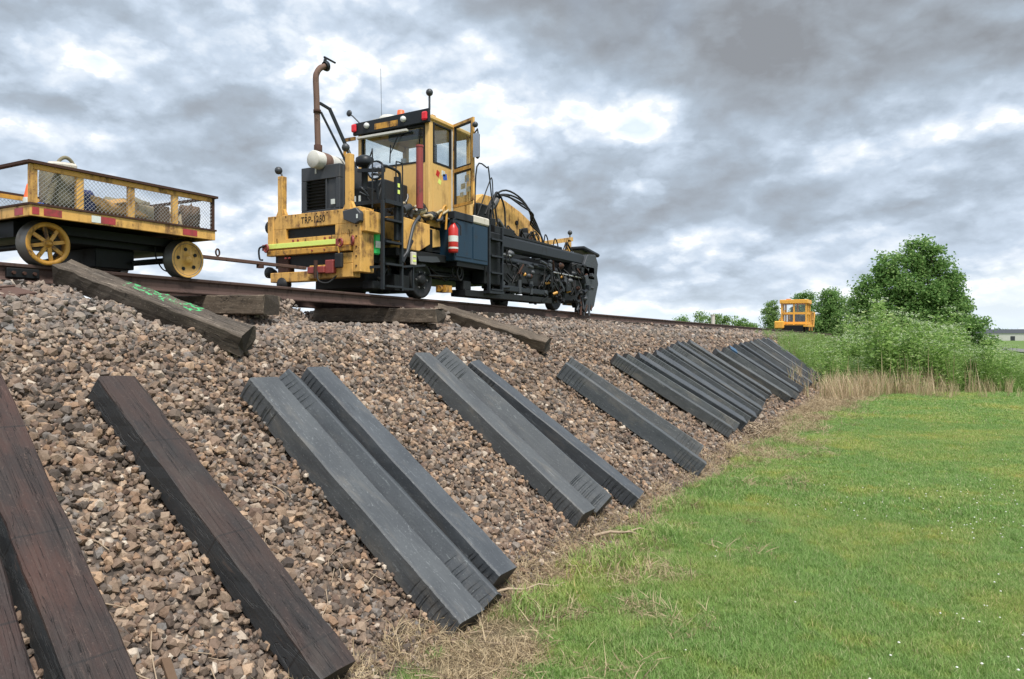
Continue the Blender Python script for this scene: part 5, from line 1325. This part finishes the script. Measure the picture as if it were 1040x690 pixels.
# ------------------------------------------------------------------ far machine
def build_far():
    y0 = 57.0; z0 = 0.27
    t = empty('track_machine', (-7.9, 58.5, z0), 'small yellow track machine with many windows far along the track, in front of the trees', 'rail machine')
    FY = paint('bright_yellow_paint', (0.72, 0.36, 0.05), amount=0.4)
    P = lambda mb, n, m, **k: mb.build(n, m, t, **k)
    x0, x1 = -8.8, -7.0
    P(MB().box(x0 - .1, x1 + .1, y0, y0 + 4.0, z0 + 0.378, z0 + 0.546), 'chassis', FY)
    P(MB().box(x0 + .1, x1 - .1, y0 + .2, y0 + 3.8, z0 + 0.126, z0 + 0.378), 'underframe', BLK2)
    b = MB()
    cy0, cy1 = y0 + .3, y0 + 2.3
    for x in (x0, x0 + .85, x1 - .1):
        b.box(x, x + .12, cy0, cy0 + .1, z0 + 0.546, z0 + 2.100); b.box(x, x + .12, cy1 - .1, cy1, z0 + 0.546, z0 + 2.100)
    for y in (cy0 + .9,):
        b.box(x1 - .08, x1 + .02, y, y + .12, z0 + 0.546, z0 + 2.100); b.box(x0, x0 + .1, y, y + .12, z0 + 0.546, z0 + 2.100)
    for z in (z0 + 0.588, z0 + 1.302):
        b.box(x0 + .12, x1 - .1, cy0 + .005, cy0 + .08, z, z + .16); b.box(x0 + .12, x1 - .1, cy1 - .08, cy1 - .005, z, z + .16)
        b.box(x1 - .07, x1 + .01, cy0 + .1, cy1 - .1, z, z + .16); b.box(x0 + .01, x0 + .09, cy0 + .1, cy1 - .1, z, z + .16)
    P(b, 'cab_frame', FY)
    P(MB().box(x0 - .08, x1 + .1, cy0 - .1, cy1 + .1, z0 + 2.100, z0 + 2.394), 'cab_roof', FY, bevel=.03)
    P(MB().box(x0 + .3, x0 + .6, cy0 + .5, cy0 + .9, z0 + 2.394, z0 + 2.478), 'beacon', ORNG)
    for (a, b_) in ((x0 + .12, x0 + .85), (x0 + .97, x1 - .1)):
        P(MB().box(a, b_, cy0 + .03, cy0 + .04, z0 + 0.722, z0 + 1.302), 'window', GLASS); P(MB().box(a, b_, cy0 + .03, cy0 + .04, z0 + 1.436, z0 + 2.100), 'window', GLASS)
    for (a, b_) in ((cy0 + .1, cy0 + .9), (cy0 + 1.02, cy1 - .1)):
        P(MB().box(x1 - .03, x1 - .02, a, b_, z0 + 0.722, z0 + 1.302), 'window', GLASS); P(MB().box(x1 - .03, x1 - .02, a, b_, z0 + 1.436, z0 + 2.100), 'window', GLASS)
    P(MB().cyl((x0 + .7, cy0 + 1.0, z0 + .6), (x0 + .7, cy0 + 1.0, z0 + 1.9), .16, .12, 10), 'mast', BLK2)
    P(MB().bar((x0 - .2, y0 - .3, z0 + .5), (x0 + .3, y0 + .1, z0 + 1.6), .06, .06).bar((x1 + .2, cy1 + .3, z0 + .4), (x1 + .15, cy1 + 1.6, z0 + 1.5), .07, .07), 'brace', YELD)
    P(MB().box(x0 + .2, x1 - .2, y0 - .15, y0 + .2, z0 + .05, z0 + .5), 'front_guard', BLK2)
    for k_ in range(5):
        P(MB().box(x1 + .02, x1 + .12, y0 + .1 + k_ * .8, y0 + .45 + k_ * .8, z0 + .1, z0 + .36), 'under_gear', (BLK2, YELD)[k_ % 2])
    P(MB().box(x0 + .5, x0 + 1.2, cy0 + .9, cy0 + 1.4, z0 + 0.588, z0 + 1.428), 'seat', SEATM, bevel=.03)
    P(MB().box(x0 - .35, x0 + .3, y0 - .5, y0 + .2, z0 + 0.252, z0 + 0.798), 'front_tank', FY, bevel=.06)
    b = MB()
    for y in (y0 + 2.6, y0 + 3.3, y0 + 3.95):
        for x in (x0 + .2, x1 + .05): b.box(x - .06, x + .06, y - .06, y + .06, z0 + 0.546, z0 + 1.470)
    for x in (x0 + .2, x1 + .05):
        b.box(x - .05, x + .05, y0 + 2.6, y0 + 3.95, z0 + 1.470, z0 + 1.571); b.box(x - .05, x + .05, y0 + 2.6, y0 + 3.95, z0 + 0.924, z0 + 1.008)
    P(b, 'rear_frame', YEL)
    P(MB().box(x0 + .4, x1 - .3, y0 + 2.7, y0 + 3.7, z0 + 0.546, z0 + 1.260), 'engine', BLK, bevel=.04)
    for y in (y0 + .6, y0 + 3.3):
        for x, s_ in ((-7.2, 1), (-8.63, -1)):
            P(MB().lathe((x, y, z0 + 0.193), (s_, 0, 0), [(-.08, .1), (-.08, .25), (-.04, .23), (.06, .22), (.06, 0)], 20), 'wheel', BLK2)
    return t
build_far()
b = MB().cyl((-9.9, 41.0, .2), (-9.9, 41.0, 1.12), .11, seg=12).cyl((-9.9, 41, 1.12), (-9.9, 41, 1.17), .13, seg=12)
tag(b.build('marker_post', CONC, org=(-9.9, 41, .2)), 'short pale post beyond the track between two low bushes', 'post')

# ------------------------------------------------------------------ vegetation
HID = bpy.data.collections.new('plant_variants')
def variant(name, V, F, mat, idx=None, mats=None):
    me = bpy.data.meshes.new(name); me.from_pydata([tuple(v) for v in V], [], [tuple(f) for f in F])
    for m in (mats or [mat]): me.materials.append(m)
    if idx is not None: me.polygons.foreach_set('material_index', idx)
    o = bpy.data.objects.new(name, me)
    return o


def blades(n, spread, h, w, lean, seed, segs=2):
    r = random.Random(seed); V = []; F = []
    for i in range(n):
        a = r.uniform(0, 6.283); d = spread * math.sqrt(r.random()); x = d * math.cos(a); y = d * math.sin(a)
        hh = h * r.uniform(.5, 1.15); q = r.uniform(0, 6.283); ln = lean * r.uniform(.3, 1.3) * hh
        dx, dy = math.cos(q), math.sin(q); px, py = -dy, dx; ww = w * r.uniform(.7, 1.3)
        k = len(V)
        for s_ in range(segs):
            f = s_ / segs; wd = ww * (1 - .5 * f)
            cx = x + dx * ln * f * f; cy = y + dy * ln * f * f; cz = hh * f * (1 - .25 * lean * f)
            V += [(cx - px * wd, cy - py * wd, cz), (cx + px * wd, cy + py * wd, cz)]
        V.append((x + dx * ln, y + dy * ln, hh * (1 - .25 * lean)))
        for s_ in range(segs - 1):
            F.append((k + 2 * s_, k + 2 * s_ + 1, k + 2 * s_ + 3, k + 2 * s_ + 2))
        F.append((k + 2 * segs - 2, k + 2 * segs - 1, k + 2 * segs))
    return V, F


def scatter(name, pts, rot, scl, variants, label, cat=None):
    """pts relative to eye level; instances variants on a point cloud"""
    col = bpy.data.collections.new(name + '_variants')
    for v in variants: col.objects.link(v)
    n = len(pts)
    me = bpy.data.meshes.new(name); me.vertices.add(n); me.vertices.foreach_set('co', np.ascontiguousarray(pts, np.float32).ravel())
    a = me.attributes.new('rot', 'FLOAT_VECTOR', 'POINT'); a.data.foreach_set('vector', np.ascontiguousarray(rot, np.float32).ravel())
    a = me.attributes.new('scl', 'FLOAT', 'POINT'); a.data.foreach_set('value', np.asarray(scl, np.float32))
    a = me.attributes.new('idx', 'INT', 'POINT'); a.data.foreach_set('value', rng.integers(0, len(variants), n).astype(np.int32))
    o = bpy.data.objects.new(name, me); link(o); o.location = (0, 0, ZC)
    g = bpy.data.node_groups.new(name, 'GeometryNodeTree')
    g.interface.new_socket('Geometry', in_out='INPUT', socket_type='NodeSocketGeometry'); g.interface.new_socket('Geometry', in_out='OUTPUT', socket_type='NodeSocketGeometry')
    N = g.nodes; L = g.links
    gi = N.new('NodeGroupInput'); go = N.new('NodeGroupOutput'); ip = N.new('GeometryNodeInstanceOnPoints'); ci = N.new('GeometryNodeCollectionInfo')
    ci.inputs['Collection'].default_value = col; ci.inputs['Separate Children'].default_value = True; ci.inputs['Reset Children'].default_value = True
    ip.inputs['Pick Instance'].default_value = True
    def at(nm, ty):
        q = N.new('GeometryNodeInputNamedAttribute'); q.data_type = ty; q.inputs['Name'].default_value = nm; return q.outputs[0]
    L.new(gi.outputs[0], ip.inputs['Points']); L.new(ci.outputs[0], ip.inputs['Instance'])
    L.new(at('idx', 'INT'), ip.inputs['Instance Index']); L.new(at('rot', 'FLOAT_VECTOR'), ip.inputs['Rotation']); L.new(at('scl', 'FLOAT'), ip.inputs['Scale'])
    L.new(ip.outputs[0], go.inputs[0])
    m = o.modifiers.new('scatter', 'NODES'); m.node_group = g
    o['kind'] = 'stuff'; o['label'] = label
    if cat: o['category'] = cat
    return o


TH = math.atan(410 / 740)
def in_view(x, y, pad=1.3):
    d = -math.sin(TH) * x + math.cos(TH) * y; l = math.cos(TH) * x + math.sin(TH) * y
    return (d > 0.5) & (np.abs(l) < d * 520 / 740 * pad + 0.8)


def lawn_points(n, y0, y1, x0, x1, keep):
    x = rng.uniform(x0, x1, n); y = rng.uniform(y0, y1, n)
    k = in_view(x, y) & keep(x, y)
    x = x[k]; y = y[k]
    return np.stack([x, y, lawn_z(x, y) - 0.004], 1)
def rots(n, tilt=0.12):
    return np.stack([rng.normal(0, tilt, n), rng.normal(0, tilt, n), rng.uniform(0, 6.283, n)], 1)

green_keep = lambda x, y: (x > -2.75) & (rng.random(len(x)) > straw_mask(x, y) * 1.02) & (field_mask(x, y) < .5)
GV = [variant('grass_tuft', *blades(22, .06, .055, .0022, .7, 100 + i), GRASSM) for i in range(6)]
p = lawn_points(100000, 1.2, 9.0, -2.8, 9.0, green_keep)
scatter('lawn_grass', p, rots(len(p)), rng.uniform(.6, 1.25, len(p)) * (0.75 + .5 * fbm(p[:, 0], p[:, 1], 1.5, 3)), GV, 'short mown green grass at the foot of the bank', 'grass')
GV2 = [variant('grass_tuft', *blades(26, .11, .06, .0045, .7, 120 + i), GRASSM) for i in range(5)]
p = lawn_points(82000, 9.0, 20.0, -2.8, 16.0, green_keep)
scatter('lawn_grass', p, rots(len(p)), rng.uniform(.6, 1.2, len(p)), GV2, 'mown green lawn in the middle distance', 'grass')
GV3 = [variant('grass_tuft', *blades(26, .2, .07, .009, .7, 140 + i), GRASSM) for i in range(4)]
p = lawn_points(64000, 20.0, 44.0, -2.8, 18.0, green_keep)
scatter('lawn_grass', p, rots(len(p)), rng.uniform(.6, 1.1, len(p)), GV3, 'far strip of mown lawn before the tall weeds', 'grass')
# dead thatch at the foot of the bank
SV = [variant('thatch', *blades(12, .08, .05, .0022, 2.6, 160 + i), STRAWB) for i in range(6)]
def straw_keep(x, y): return rng.random(len(x)) < straw_mask(x, y) * (0.35 + 0.65 * (fbm(x, y, 3.0, 3) > .45))
x = rng.uniform(-2.95, 0.6, 52000); y = 1.5 + rng.random(52000) ** 1.5 * 34
k = in_view(x, y) & straw_keep(x, y); x = x[k]; y = y[k]
p = np.stack([x, y, np.maximum(lawn_z(x, y), bank_z(x, y)) - .002], 1)
scatter('dry_thatch', p, rots(len(p), .5), rng.uniform(.5, 1.3, len(p)) * (1 + y * .03), SV, 'flattened straw coloured dead grass between stones and lawn', 'dry grass')
# twigs
b = MB(); rr = random.Random(8)
for k_ in range(420):
    y_ = 1.8 + (rr.random() ** 1.8) * 20; x_ = -2.75 + rr.gauss(0, .35)
    if rr.random() < .12: x_ = rr.uniform(-4.4, -2.9)
    z_ = float(max(lawn_z(x_, y_), bank_z(x_, y_))) + .022 + (0.02 if x_ < -2.9 else 0); a = rr.uniform(0, 6.28); l = rr.uniform(.06, .30)
    sl_ = -0.75 if x_ < -2.85 else 0
    pts = [(x_, y_, z_)]
    for q in range(3):
        a += rr.uniform(-.5, .5); dx = math.cos(a) * l / 3; dy = math.sin(a) * l / 3
        pts.append((pts[-1][0] + dx, pts[-1][1] + dy, pts[-1][2] + (dx * sl_ if pts[-1][0] < -2.9 else 0) + rr.uniform(-.004, .008)))
    b.tube(pts, [rr.uniform(.002, .005)] * 4, 4, False)
tag(b.build('fallen_twigs', TWIG), 'dead twigs and stalks scattered along the foot of the bank', 'twigs', kind='stuff')
# one thicker pale stick lying by the nearest trio, and a twisted root clump by the large row
z_ = float(lawn_z(-2.35, 4.9)) + .04
tag(MB().tube([(-2.72, 4.62, z_ + .03), (-2.64, 4.70, z_ + .05), (-2.55, 4.80, z_ + .03), (-2.50, 4.93, z_ + .04), (-2.40, 5.0, z_ + .02), (-2.36, 5.09, z_ + .03)], [.011, .010, .008, .007, .005, .003], 6).build('fallen_stick', TWIG, org=(-2.5, 4.9, z_)), 'pale bent stick lying in dry grass at the lower end of the nearest grey trio', 'stick')
z_ = float(lawn_z(-2.4, 7.2)) + .04
tag(MB().tube([(-2.75, 6.6, z_), (-2.62, 6.72, z_ + .03), (-2.5, 6.78, z_ + .02), (-2.4, 6.95, z_ + .04), (-2.3, 7.0, z_ + .02)], [.018, .015, .012, .009, .004], 6).tube([(-2.55, 6.76, z_ + .02), (-2.42, 6.74, z_ + .05), (-2.34, 6.80, z_ + .02)], [.010, .008, .003], 6).build('fallen_stick', TWIG, org=(-2.4, 7.0, z_)), 'forked stick on the grass edge right of the second trio of grey ties', 'stick')
b = MB(); rr = random.Random(3)
for k_ in range(46):
    y_ = 14.6 + rr.random() * 2.2; x_ = -2.95 + rr.uniform(-.1, .25); z_ = -1.93 + fall(y_) + rr.uniform(.0, .22)
    pts = [(x_, y_, z_)]
    for q in range(4): pts.append((pts[-1][0] + rr.uniform(-.10, .12), pts[-1][1] + rr.uniform(-.2, .25), max(-2.0 + fall(y_), pts[-1][2] + rr.uniform(-.10, .08))))
    b.tube(pts, [.014, .012, .01, .007, .004], 5, False)
tag(b.build('brush_tangle', TWIG, org=(-2.95, 15.5, -2.0)), 'tangle of grey dead brush caught under the lower ends of the large row of ties', 'brush')
# clover blossoms
ico = MB(); rr = random.Random(9); V = []; F = []
oc = [(1, 0, 0), (-1, 0, 0), (0, 1, 0), (0, -1, 0), (0, 0, 1), (0, 0, -1)]; of = [(0, 2, 4), (2, 1, 4), (1, 3, 4), (3, 0, 4), (2, 0, 5), (1, 2, 5), (3, 1, 5), (0, 3, 5)]
cnt = 0
while cnt < 420:
    y_ = 3.0 + rr.random() ** 1.7 * 13; x_ = rr.uniform(-1.6, 9)
    if not in_view(np.array([x_]), np.array([y_]))[0]: continue
    if fbm(x_, y_, .55, 3) < .40 + .25 * rr.random() or rr.random() > sstep(x_ + .12 * y_, -.5, 2.0) + .05: continue
    z_ = float(lawn_z(x_, y_)) + rr.uniform(.04, .065); s_ = rr.uniform(.006, .010); k_ = len(V)
    V += [(x_ + a * s_, y_ + b_ * s_, z_ + c_2 * s_ * .8) for a, b_, c_2 in oc]; F += [tuple(i + k_ for i in f) for f in of]; cnt += 1
tag(np_mesh('clover_flowers', np.array(V), np.array(F), CLOVER, 'stuff'), 'small white clover blossoms dotted over the lawn at lower right', 'flowers')
# green shoots where the stones meet the lawn
p = []
for (cx, cy, n, s_) in ((-2.35, 4.75, 45, .10), (-2.3, 5.9, 60, .16), (-2.2, 6.9, 40, .12), (-2.45, 8.6, 70, .2), (-2.3, 9.8, 50, .2), (-2.5, 14.0, 40, .2), (-2.9, 19.5, 60, .25)):
    for k_ in range(n):
        x_ = cx + rr.gauss(0, s_); y_ = cy + rr.gauss(0, s_ * 1.8); p.append((x_, y_, float(lawn_z(x_, y_)) + .01))
p = np.array(p); scatter('edge_grass', p, rots(len(p), .2), rng.uniform(1.3, 2.6, len(p)), GV, 'longer green tufts at the edge of the stones', 'grass')


# weeds: stems with leaves, some with pale flat blossom heads
def weed(h, seed, blossom, leafy=1.0, lw=.015):
    r = random.Random(seed); V = []; F = []; I = []
    def quad(c, d, w, l, mi):
        d = Vector(d).normalized(); s_ = d.orthogonal().normalized(); s_ = Matrix.Rotation(r.uniform(0, 6.28), 3, d) @ s_
        c = Vector(c); k_ = len(V)
        V.extend([c, c + d * l * .5 + s_ * w, c + d * l, c + d * l * .5 - s_ * w]); F.append((k_, k_ + 1, k_ + 2, k_ + 3)); I.append(mi)
    for st in range(r.randint(3, 5)):
        a = r.uniform(0, 6.28); bx_, by_ = .16 * math.cos(a), .16 * math.sin(a); hh = h * r.uniform(.75, 1.1); q = r.uniform(0, 6.28); ln = r.uniform(0, .18) * hh
        tip = Vector((bx_ + math.cos(q) * ln, by_ + math.sin(q) * ln, hh)); base = Vector((bx_, by_, 0)); k_ = len(V)
        V.extend([base + Vector((.006, 0, 0)), base - Vector((.006, 0, 0)), tip]); F.append((k_, k_ + 1, k_ + 2)); I.append(0)
        for j in range(int(62 * leafy)):
            f = r.random() ** .8; c = base.lerp(tip, f); aa = r.uniform(0, 6.28); sp = (1 - f) * .12 + .02
            quad(c + Vector((math.cos(aa) * sp, math.sin(aa) * sp, 0)), (math.cos(aa), math.sin(aa), r.uniform(-.2, .7)), lw * r.uniform(.6, 1.3), .058 * r.uniform(.6, 1.4), 0)
        if blossom:
            for j in range(26):
                aa = r.uniform(0, 6.28); dd = .09 * math.sqrt(r.random()); c = tip + Vector((math.cos(aa) * dd, math.sin(aa) * dd, r.uniform(-.02, .02)))
                quad(c, (math.cos(aa), math.sin(aa), .2), .009, .02, 1)
    return V, F, I
WV = []
for i in range(8):
    V, F, I = weed(1.0, 300 + i, i in (0, 2, 3, 5), 1.2); WV.append(variant('weed', V, F, None, I, [WEEDM, UMBEL]))
def wpts(n, f):
    out = []
    r = random.Random(n)
    while len(out) < n:
        x_ = r.uniform(-6.2, 12); y_ = r.uniform(24, 60)
        h = f(x_, y_, r)
        if h: out.append((x_, y_, h))
    return np.array(out)
def wf(x_, y_, r):
    e = y_ - .68 * x_
    if x_ > -3.0:
        if e < 31.3 + abs(r.gauss(0, .9)) or e > 50: return 0
        hh = 2.15 if x_ < 1.6 else (1.5 - .18 * (x_ - 1.6) if x_ < 6 else .7)
        return hh * r.uniform(.35, 1.2) * (0.15 + 1.6 * float(fbm(x_, y_, .6, 3)))
    # green growth up the slope beyond the last ties
    if y_ < 31.2 + r.gauss(0, .4): return 0
    return (1.0 if x_ > -4.2 else .62) * r.uniform(.4, 1.1) if x_ > -5.4 else (.28 * r.uniform(.6, 1.1) if y_ > 33 else 0)
w = wpts(5200, wf)
zz = np.where(w[:, 0] > -2.87, lawn_z(w[:, 0], w[:, 1]), bank_z(w[:, 0], w[:, 1]))
scatter('tall_weeds', np.stack([w[:, 0], w[:, 1], zz], 1), rots(len(w), .08), w[:, 2], WV, 'dense band of tall green weeds with pale flower heads below the trees', 'weeds')
# dry reeds in front of the weeds
RV = [variant('dry_reed', *blades(16, .16, 1.0, .008, .35, 400 + i, 3), REEDM) for i in range(5)]
out = []; r = random.Random(77)
while len(out) < 300:
    x_ = r.uniform(-3.6, 3.2); y_ = r.uniform(25, 36); e = y_ - .68 * x_
    c0 = 31.2 - (1.6 if x_ < -1.6 else 0)
    if fbm(x_ * 1.3, y_ * 1.3, .8, 2) + .25 * r.random() < .60: continue
    if abs(e - c0) > 1.9 * abs(r.gauss(0, .8)) + .1 or (x_ > -.8 and r.random() < .50 + .25 * (x_ > 1.5) - .5 * (.4 < x_ < 1.1)): continue
    out.append((x_, y_, (.95 if x_ < 1.0 else .7) * r.uniform(.30, 1.15)))
w = np.array(out); zz = np.where(w[:, 0] > -2.87, lawn_z(w[:, 0], w[:, 1]), bank_z(w[:, 0], w[:, 1]))
scatter('dry_reeds', np.stack([w[:, 0], w[:, 1], zz], 1), rots(len(w), .12), w[:, 2], RV, 'straw coloured dry reeds standing along the edge of the mown lawn', 'reeds')
# sparse tall pale stalks
out = []
for k_ in range(46):
    x_ = r.uniform(-3.2, 2.4); y_ = .68 * x_ + 31.4 + r.gauss(0, .5); out.append((x_, y_, r.uniform(1.1, 1.7)))
w = np.array(out); SV3 = [variant('stalk', *blades(3, .1, 1.0, .009, .15, 430 + i, 3), REEDM) for i in range(3)]
scatter('dry_stalks', np.stack([w[:, 0], w[:, 1], lawn_z(w[:, 0], w[:, 1])], 1), rots(len(w), .05), w[:, 2], SV3, 'tall pale dead stalks rising through the weeds', 'reeds')
# rough grass field beyond
FV = [variant('field_tuft', *blades(20, .3, .42, .012, .5, 450 + i, 2), WEEDM) for i in range(4)]
n = 16000; x = rng.uniform(2, 45, n); y = 30 + rng.random(n) ** 1.6 * 80
k = (y - .68 * x > 31.5) & in_view(x, y); x = x[k]; y = y[k]
scatter('field_grass', np.stack([x, y, lawn_z(x, y)], 1), rots(len(x)), rng.uniform(.6, 1.2, len(x)) * np.where(y > 60, .6, 1), FV, 'rough green grass field beyond the lawn at right', 'grass')


# trees
RT = Vector((math.cos(TH), math.sin(TH), 0))       # sideways direction used to spread crowns
FW = Vector((-math.sin(TH), math.cos(TH), 0))
def tree(name, base, lobes, nleaf, leaf, mat, label, seed, trunk_r=.18, group=None, cat='tree', limbs=True):
    """lobes: (sideways, height above eye, radius[, depth])"""
    r = np.random.default_rng(seed); rp = random.Random(seed)
    t = empty(name, base, label, cat, group)
    B = Vector(base); top = max(l[1] for l in lobes)
    b = MB(); hub = B + Vector((0, 0, (top - B.z) * .42))
    b.tube([B - Vector((0, 0, .2)), B.lerp(hub, .5) + RT * .08, hub], [trunk_r * 1.25, trunk_r, trunk_r * .75], 9)
    b.build('trunk', BARK, t)
    if limbs:
        for l in lobes:
            c = B + RT * l[0] + FW * (l[3] if len(l) > 3 else 0); c.z = l[1]
            s_ = B.lerp(hub, rp.uniform(.55, 1.0)); m_ = s_.lerp(c, .5) + Vector((0, 0, .3))
            MB().tube([s_, m_, c], [trunk_r * .45, trunk_r * .28, trunk_r * .1], 6).build('limb', BARK, t)
    vol = np.array([l[2] ** 2.2 for l in lobes]); vol = vol / vol.sum()
    C = []; 
    for l, v in zip(lobes, vol):
        k_ = max(6, int(v * nleaf / 75))
        d = r.normal(size=(k_, 3)); d /= np.linalg.norm(d, axis=1)[:, None]
        rad = l[2] * (0.30 + 0.66 * r.random(k_) ** .6)
        o_ = d * rad[:, None]; o_[:, 2] *= .85
        c = np.array(B + RT * l[0] + FW * (l[3] if len(l) > 3 else 0)); c[2] = l[1]
        C.append(o_ + c)
    C = np.concatenate(C); per = int(nleaf / len(C))
    cl = np.repeat(C, per, 0); n = len(cl)
    cr = leaf * r.uniform(1.5, 4.2, len(C)); cr = np.repeat(cr, per)
    d = np.clip(r.normal(size=(n, 3)), -1.7, 1.7); d *= (cr * .50)[:, None]; d[:, 2] *= .7
    p_ = cl + d
    nv = r.normal(size=(n, 3)) + np.array([0, 0, .9]); nv /= np.linalg.norm(nv, axis=1)[:, None]
    u = np.cross(nv, r.normal(size=(n, 3))); u /= np.linalg.norm(u, axis=1)[:, None]; v_ = np.cross(nv, u)
    s_ = leaf * r.uniform(.6, 1.25, n)[:, None]
    q = np.stack([p_ - u * s_ * .5, p_ + v_ * s_ * .32, p_ + u * s_ * .5, p_ - v_ * s_ * .32], 1) - np.array(B)
    o = np_mesh('crown', q.reshape(-1, 3), np.arange(n * 4).reshape(n, 4), mat); o.location = (0, 0, 0); o.parent = t
    return t
big = [(-.1, 5.55, .62), (.75, 5.45, .55), (.2, 4.6, 1.1), (-1.1, 4.55, .8), (1.3, 4.2, .75), (-2.3, 4.2, .75), (-1.7, 3.2, 1.3), (1.5, 3.0, 1.15), (-3.4, 3.1, .75), (-3.1, 1.9, 1.2), (0, 2.6, 1.5), (2.3, 1.9, .8), (-3.9, 1.3, .6), (-1.2, 1.0, 1.7), (1.4, .9, 1.5), (2.9, .7, .95), (3.3, -.5, .8), (4.1, -.5, .45), (-3.2, -.1, 1.2), (0, -.8, 1.9), (3.8, -1.4, .7)]
tree('broadleaf_tree', (0.35, 51.5, -2.3), big, 62000, .18, TREEM, 'tallest full green tree, rising from the weeds at right', 501, .26)
tree('shrub', (-1.2, 45.5, -2.3), [(0, -.2, 1.0), (1.3, -.1, 1.0), (2.3, -.4, .8), (-1.2, -.5, .8), (.5, .5, .6)], 20000, .12, TREEM2, 'low yellow green shrub in front of the tallest tree', 502, .05, cat='shrub')
G_ = 'smaller trees beyond the far machine'
tree('broadleaf_tree', (-7.5, 79, -2.4), [(0, 3.1, 1.4), (.4, 1.6, 1.7), (-.6, .5, 1.7), (.6, -.6, 1.6), (.1, 4.0, .8)], 22000, .2, TREEM, 'dark rounded tree directly right of the far yellow machine', 503, .15, G_)
tree('broadleaf_tree', (-11.0, 88, -2.4), [(0, 4.0, 1.0), (0, 2.5, 1.3), (0, 1, 1.4)], 12000, .2, TREEM, 'tree top showing just above the roof of the far yellow machine', 504, .15, G_)
tree('broadleaf_tree', (-4.3, 72, -2.4), [(0, 2.3, 1.3), (.7, 1.2, 1.5), (-.4, .3, 1.5), (1.8, 1.0, 1.4), (2.4, 0, 1.5), (0, -1, 1.6)], 26000, .18, TREEM2, 'lighter green bushy tree between the dark rounded tree and the tallest tree', 505, .15, G_)
tree('broadleaf_tree', (-14.6, 89, -2.5), [(0, 3.4, .8), (-.2, 2.3, 1.1), (.2, 1.2, 1.3), (.1, .1, 1.3)], 11000, .18, TREEM2, 'slim pale green tree just left of the far yellow machine', 506, .12, G_)
G2_ = 'low bushes beyond the track'
tree('shrub', (-14.6, 62, -1.9), [(0, 1.0, 1.0), (-1.3, 1.3, .8), (-.9, .7, 1.0), (1.2, .7, .9)], 5000, .16, TREEM2, 'bush with bright green tips beyond the track, right of the pale post', 507, .06, G2_, 'shrub')
tree('shrub', (-12.8, 63, -1.9), [(0, .75, .8), (.9, .6, .7), (-.6, .5, .7)], 3500, .16, TREEM, 'low darker bush beyond the track, farthest right of the three', 508, .06, G2_, 'shrub')
tree('shrub', (-18.8, 66, -1.9), [(0, 1.0, .8), (.7, .8, .6), (-.7, .7, .6)], 3000, .16, TREEM, 'small bush beyond the track, left of the pale post', 509, .06, G2_, 'shrub')

# ------------------------------------------------------------------ far distance
# road across the field
rv = [(9.0, 260), (12.3, 180), (14.7, 137), (19.5, 60), (22.0, 20)]
V = []; F = []
for i, (x_, y_) in enumerate(rv):
    for s_ in (-2.2, 2.8): V.append((x_ + s_, y_, float(lawn_z(x_ + s_, y_)) + .10))
for i in range(len(rv) - 1): F.append((2 * i, 2 * i + 1, 2 * i + 3, 2 * i + 2))
ROADM = simple('road_asphalt', (0.16, 0.155, 0.15), .9)
o = np_mesh('road', np.array(V), np.array(F), ROADM, 'structure')
def shed(x_, y_, w_, d_, h_, label, mat, roofm):
    z_ = -2.45
    t = empty('farm_shed', (x_, y_, z_), label, 'building', 'buildings on the horizon')
    MB().box(x_ - w_ / 2, x_ + w_ / 2, y_ - d_ / 2, y_ + d_ / 2, z_, z_ + h_).build('wall', mat, t)
    MB().prism([(x_ - w_ / 2 - .3, y_ - d_ / 2 - .3, z_ + h_), (x_ - w_ / 2 - .3, y_ + d_ / 2 + .3, z_ + h_), (x_ - w_ / 2 - .3, y_, z_ + h_ + d_ * .14)], (w_ + .6, 0, 0)).build('roof', roofm, t)
    for k_ in range(3):
        a = x_ - w_ / 2 + w_ * (.2 + .3 * k_); MB().box(a - .9, a + .9, y_ - d_ / 2 - .05, y_ - d_ / 2, z_, z_ + h_ * .6).build('door', CHAR, t)
shed(33, 430, 26, 14, 3.6, 'long low white shed on the horizon at the right edge', WHT, CHAR)
shed(58, 440, 18, 12, 4.4, 'taller pale shed on the horizon, farthest right', WHT, WHT)
shed(82, 450, 16, 12, 3.6, 'pale shed on the horizon beyond the right edge of the others', WHT, CHAR)
for i, (x_, y_) in enumerate(((24, 445), (47, 455), (66, 460))):
    tree('broadleaf_tree', (x_, y_, -2.5), [(0, .6, 2.0), (2.5, .2, 1.8), (-2.2, 0, 1.8)], 1500, .6, TREEM, ('small dark tree at the left end of the sheds on the horizon', 'small dark tree between the sheds on the horizon', 'small dark tree behind the right shed on the horizon')[i], 520 + i, .2, 'trees on the horizon', limbs=False)
# a dark line of woods along the horizon
r = np.random.default_rng(5); n = 26000
ang = r.uniform(R(-100), R(60), n); dist = r.uniform(1300, 1420, n)
hgt = (r.random(n) ** 1.3) * (7 + 7 * np.abs(np.sin(ang * 23)) * fbm(ang * 40, ang * 0, 1.0, 3))
c = np.stack([np.sin(ang) * dist, np.cos(ang) * dist, -2.5 + hgt], 1); s_ = 2.6
q = np.stack([c + r.normal(0, s_, (n, 3)), c + r.normal(0, s_, (n, 3)), c + r.normal(0, s_, (n, 3))], 1)
tag(np_mesh('distant_woods', q.reshape(-1, 3), np.arange(n * 3).reshape(n, 3), TREEM, 'stuff'), 'thin dark line of woods on the horizon', 'woods')
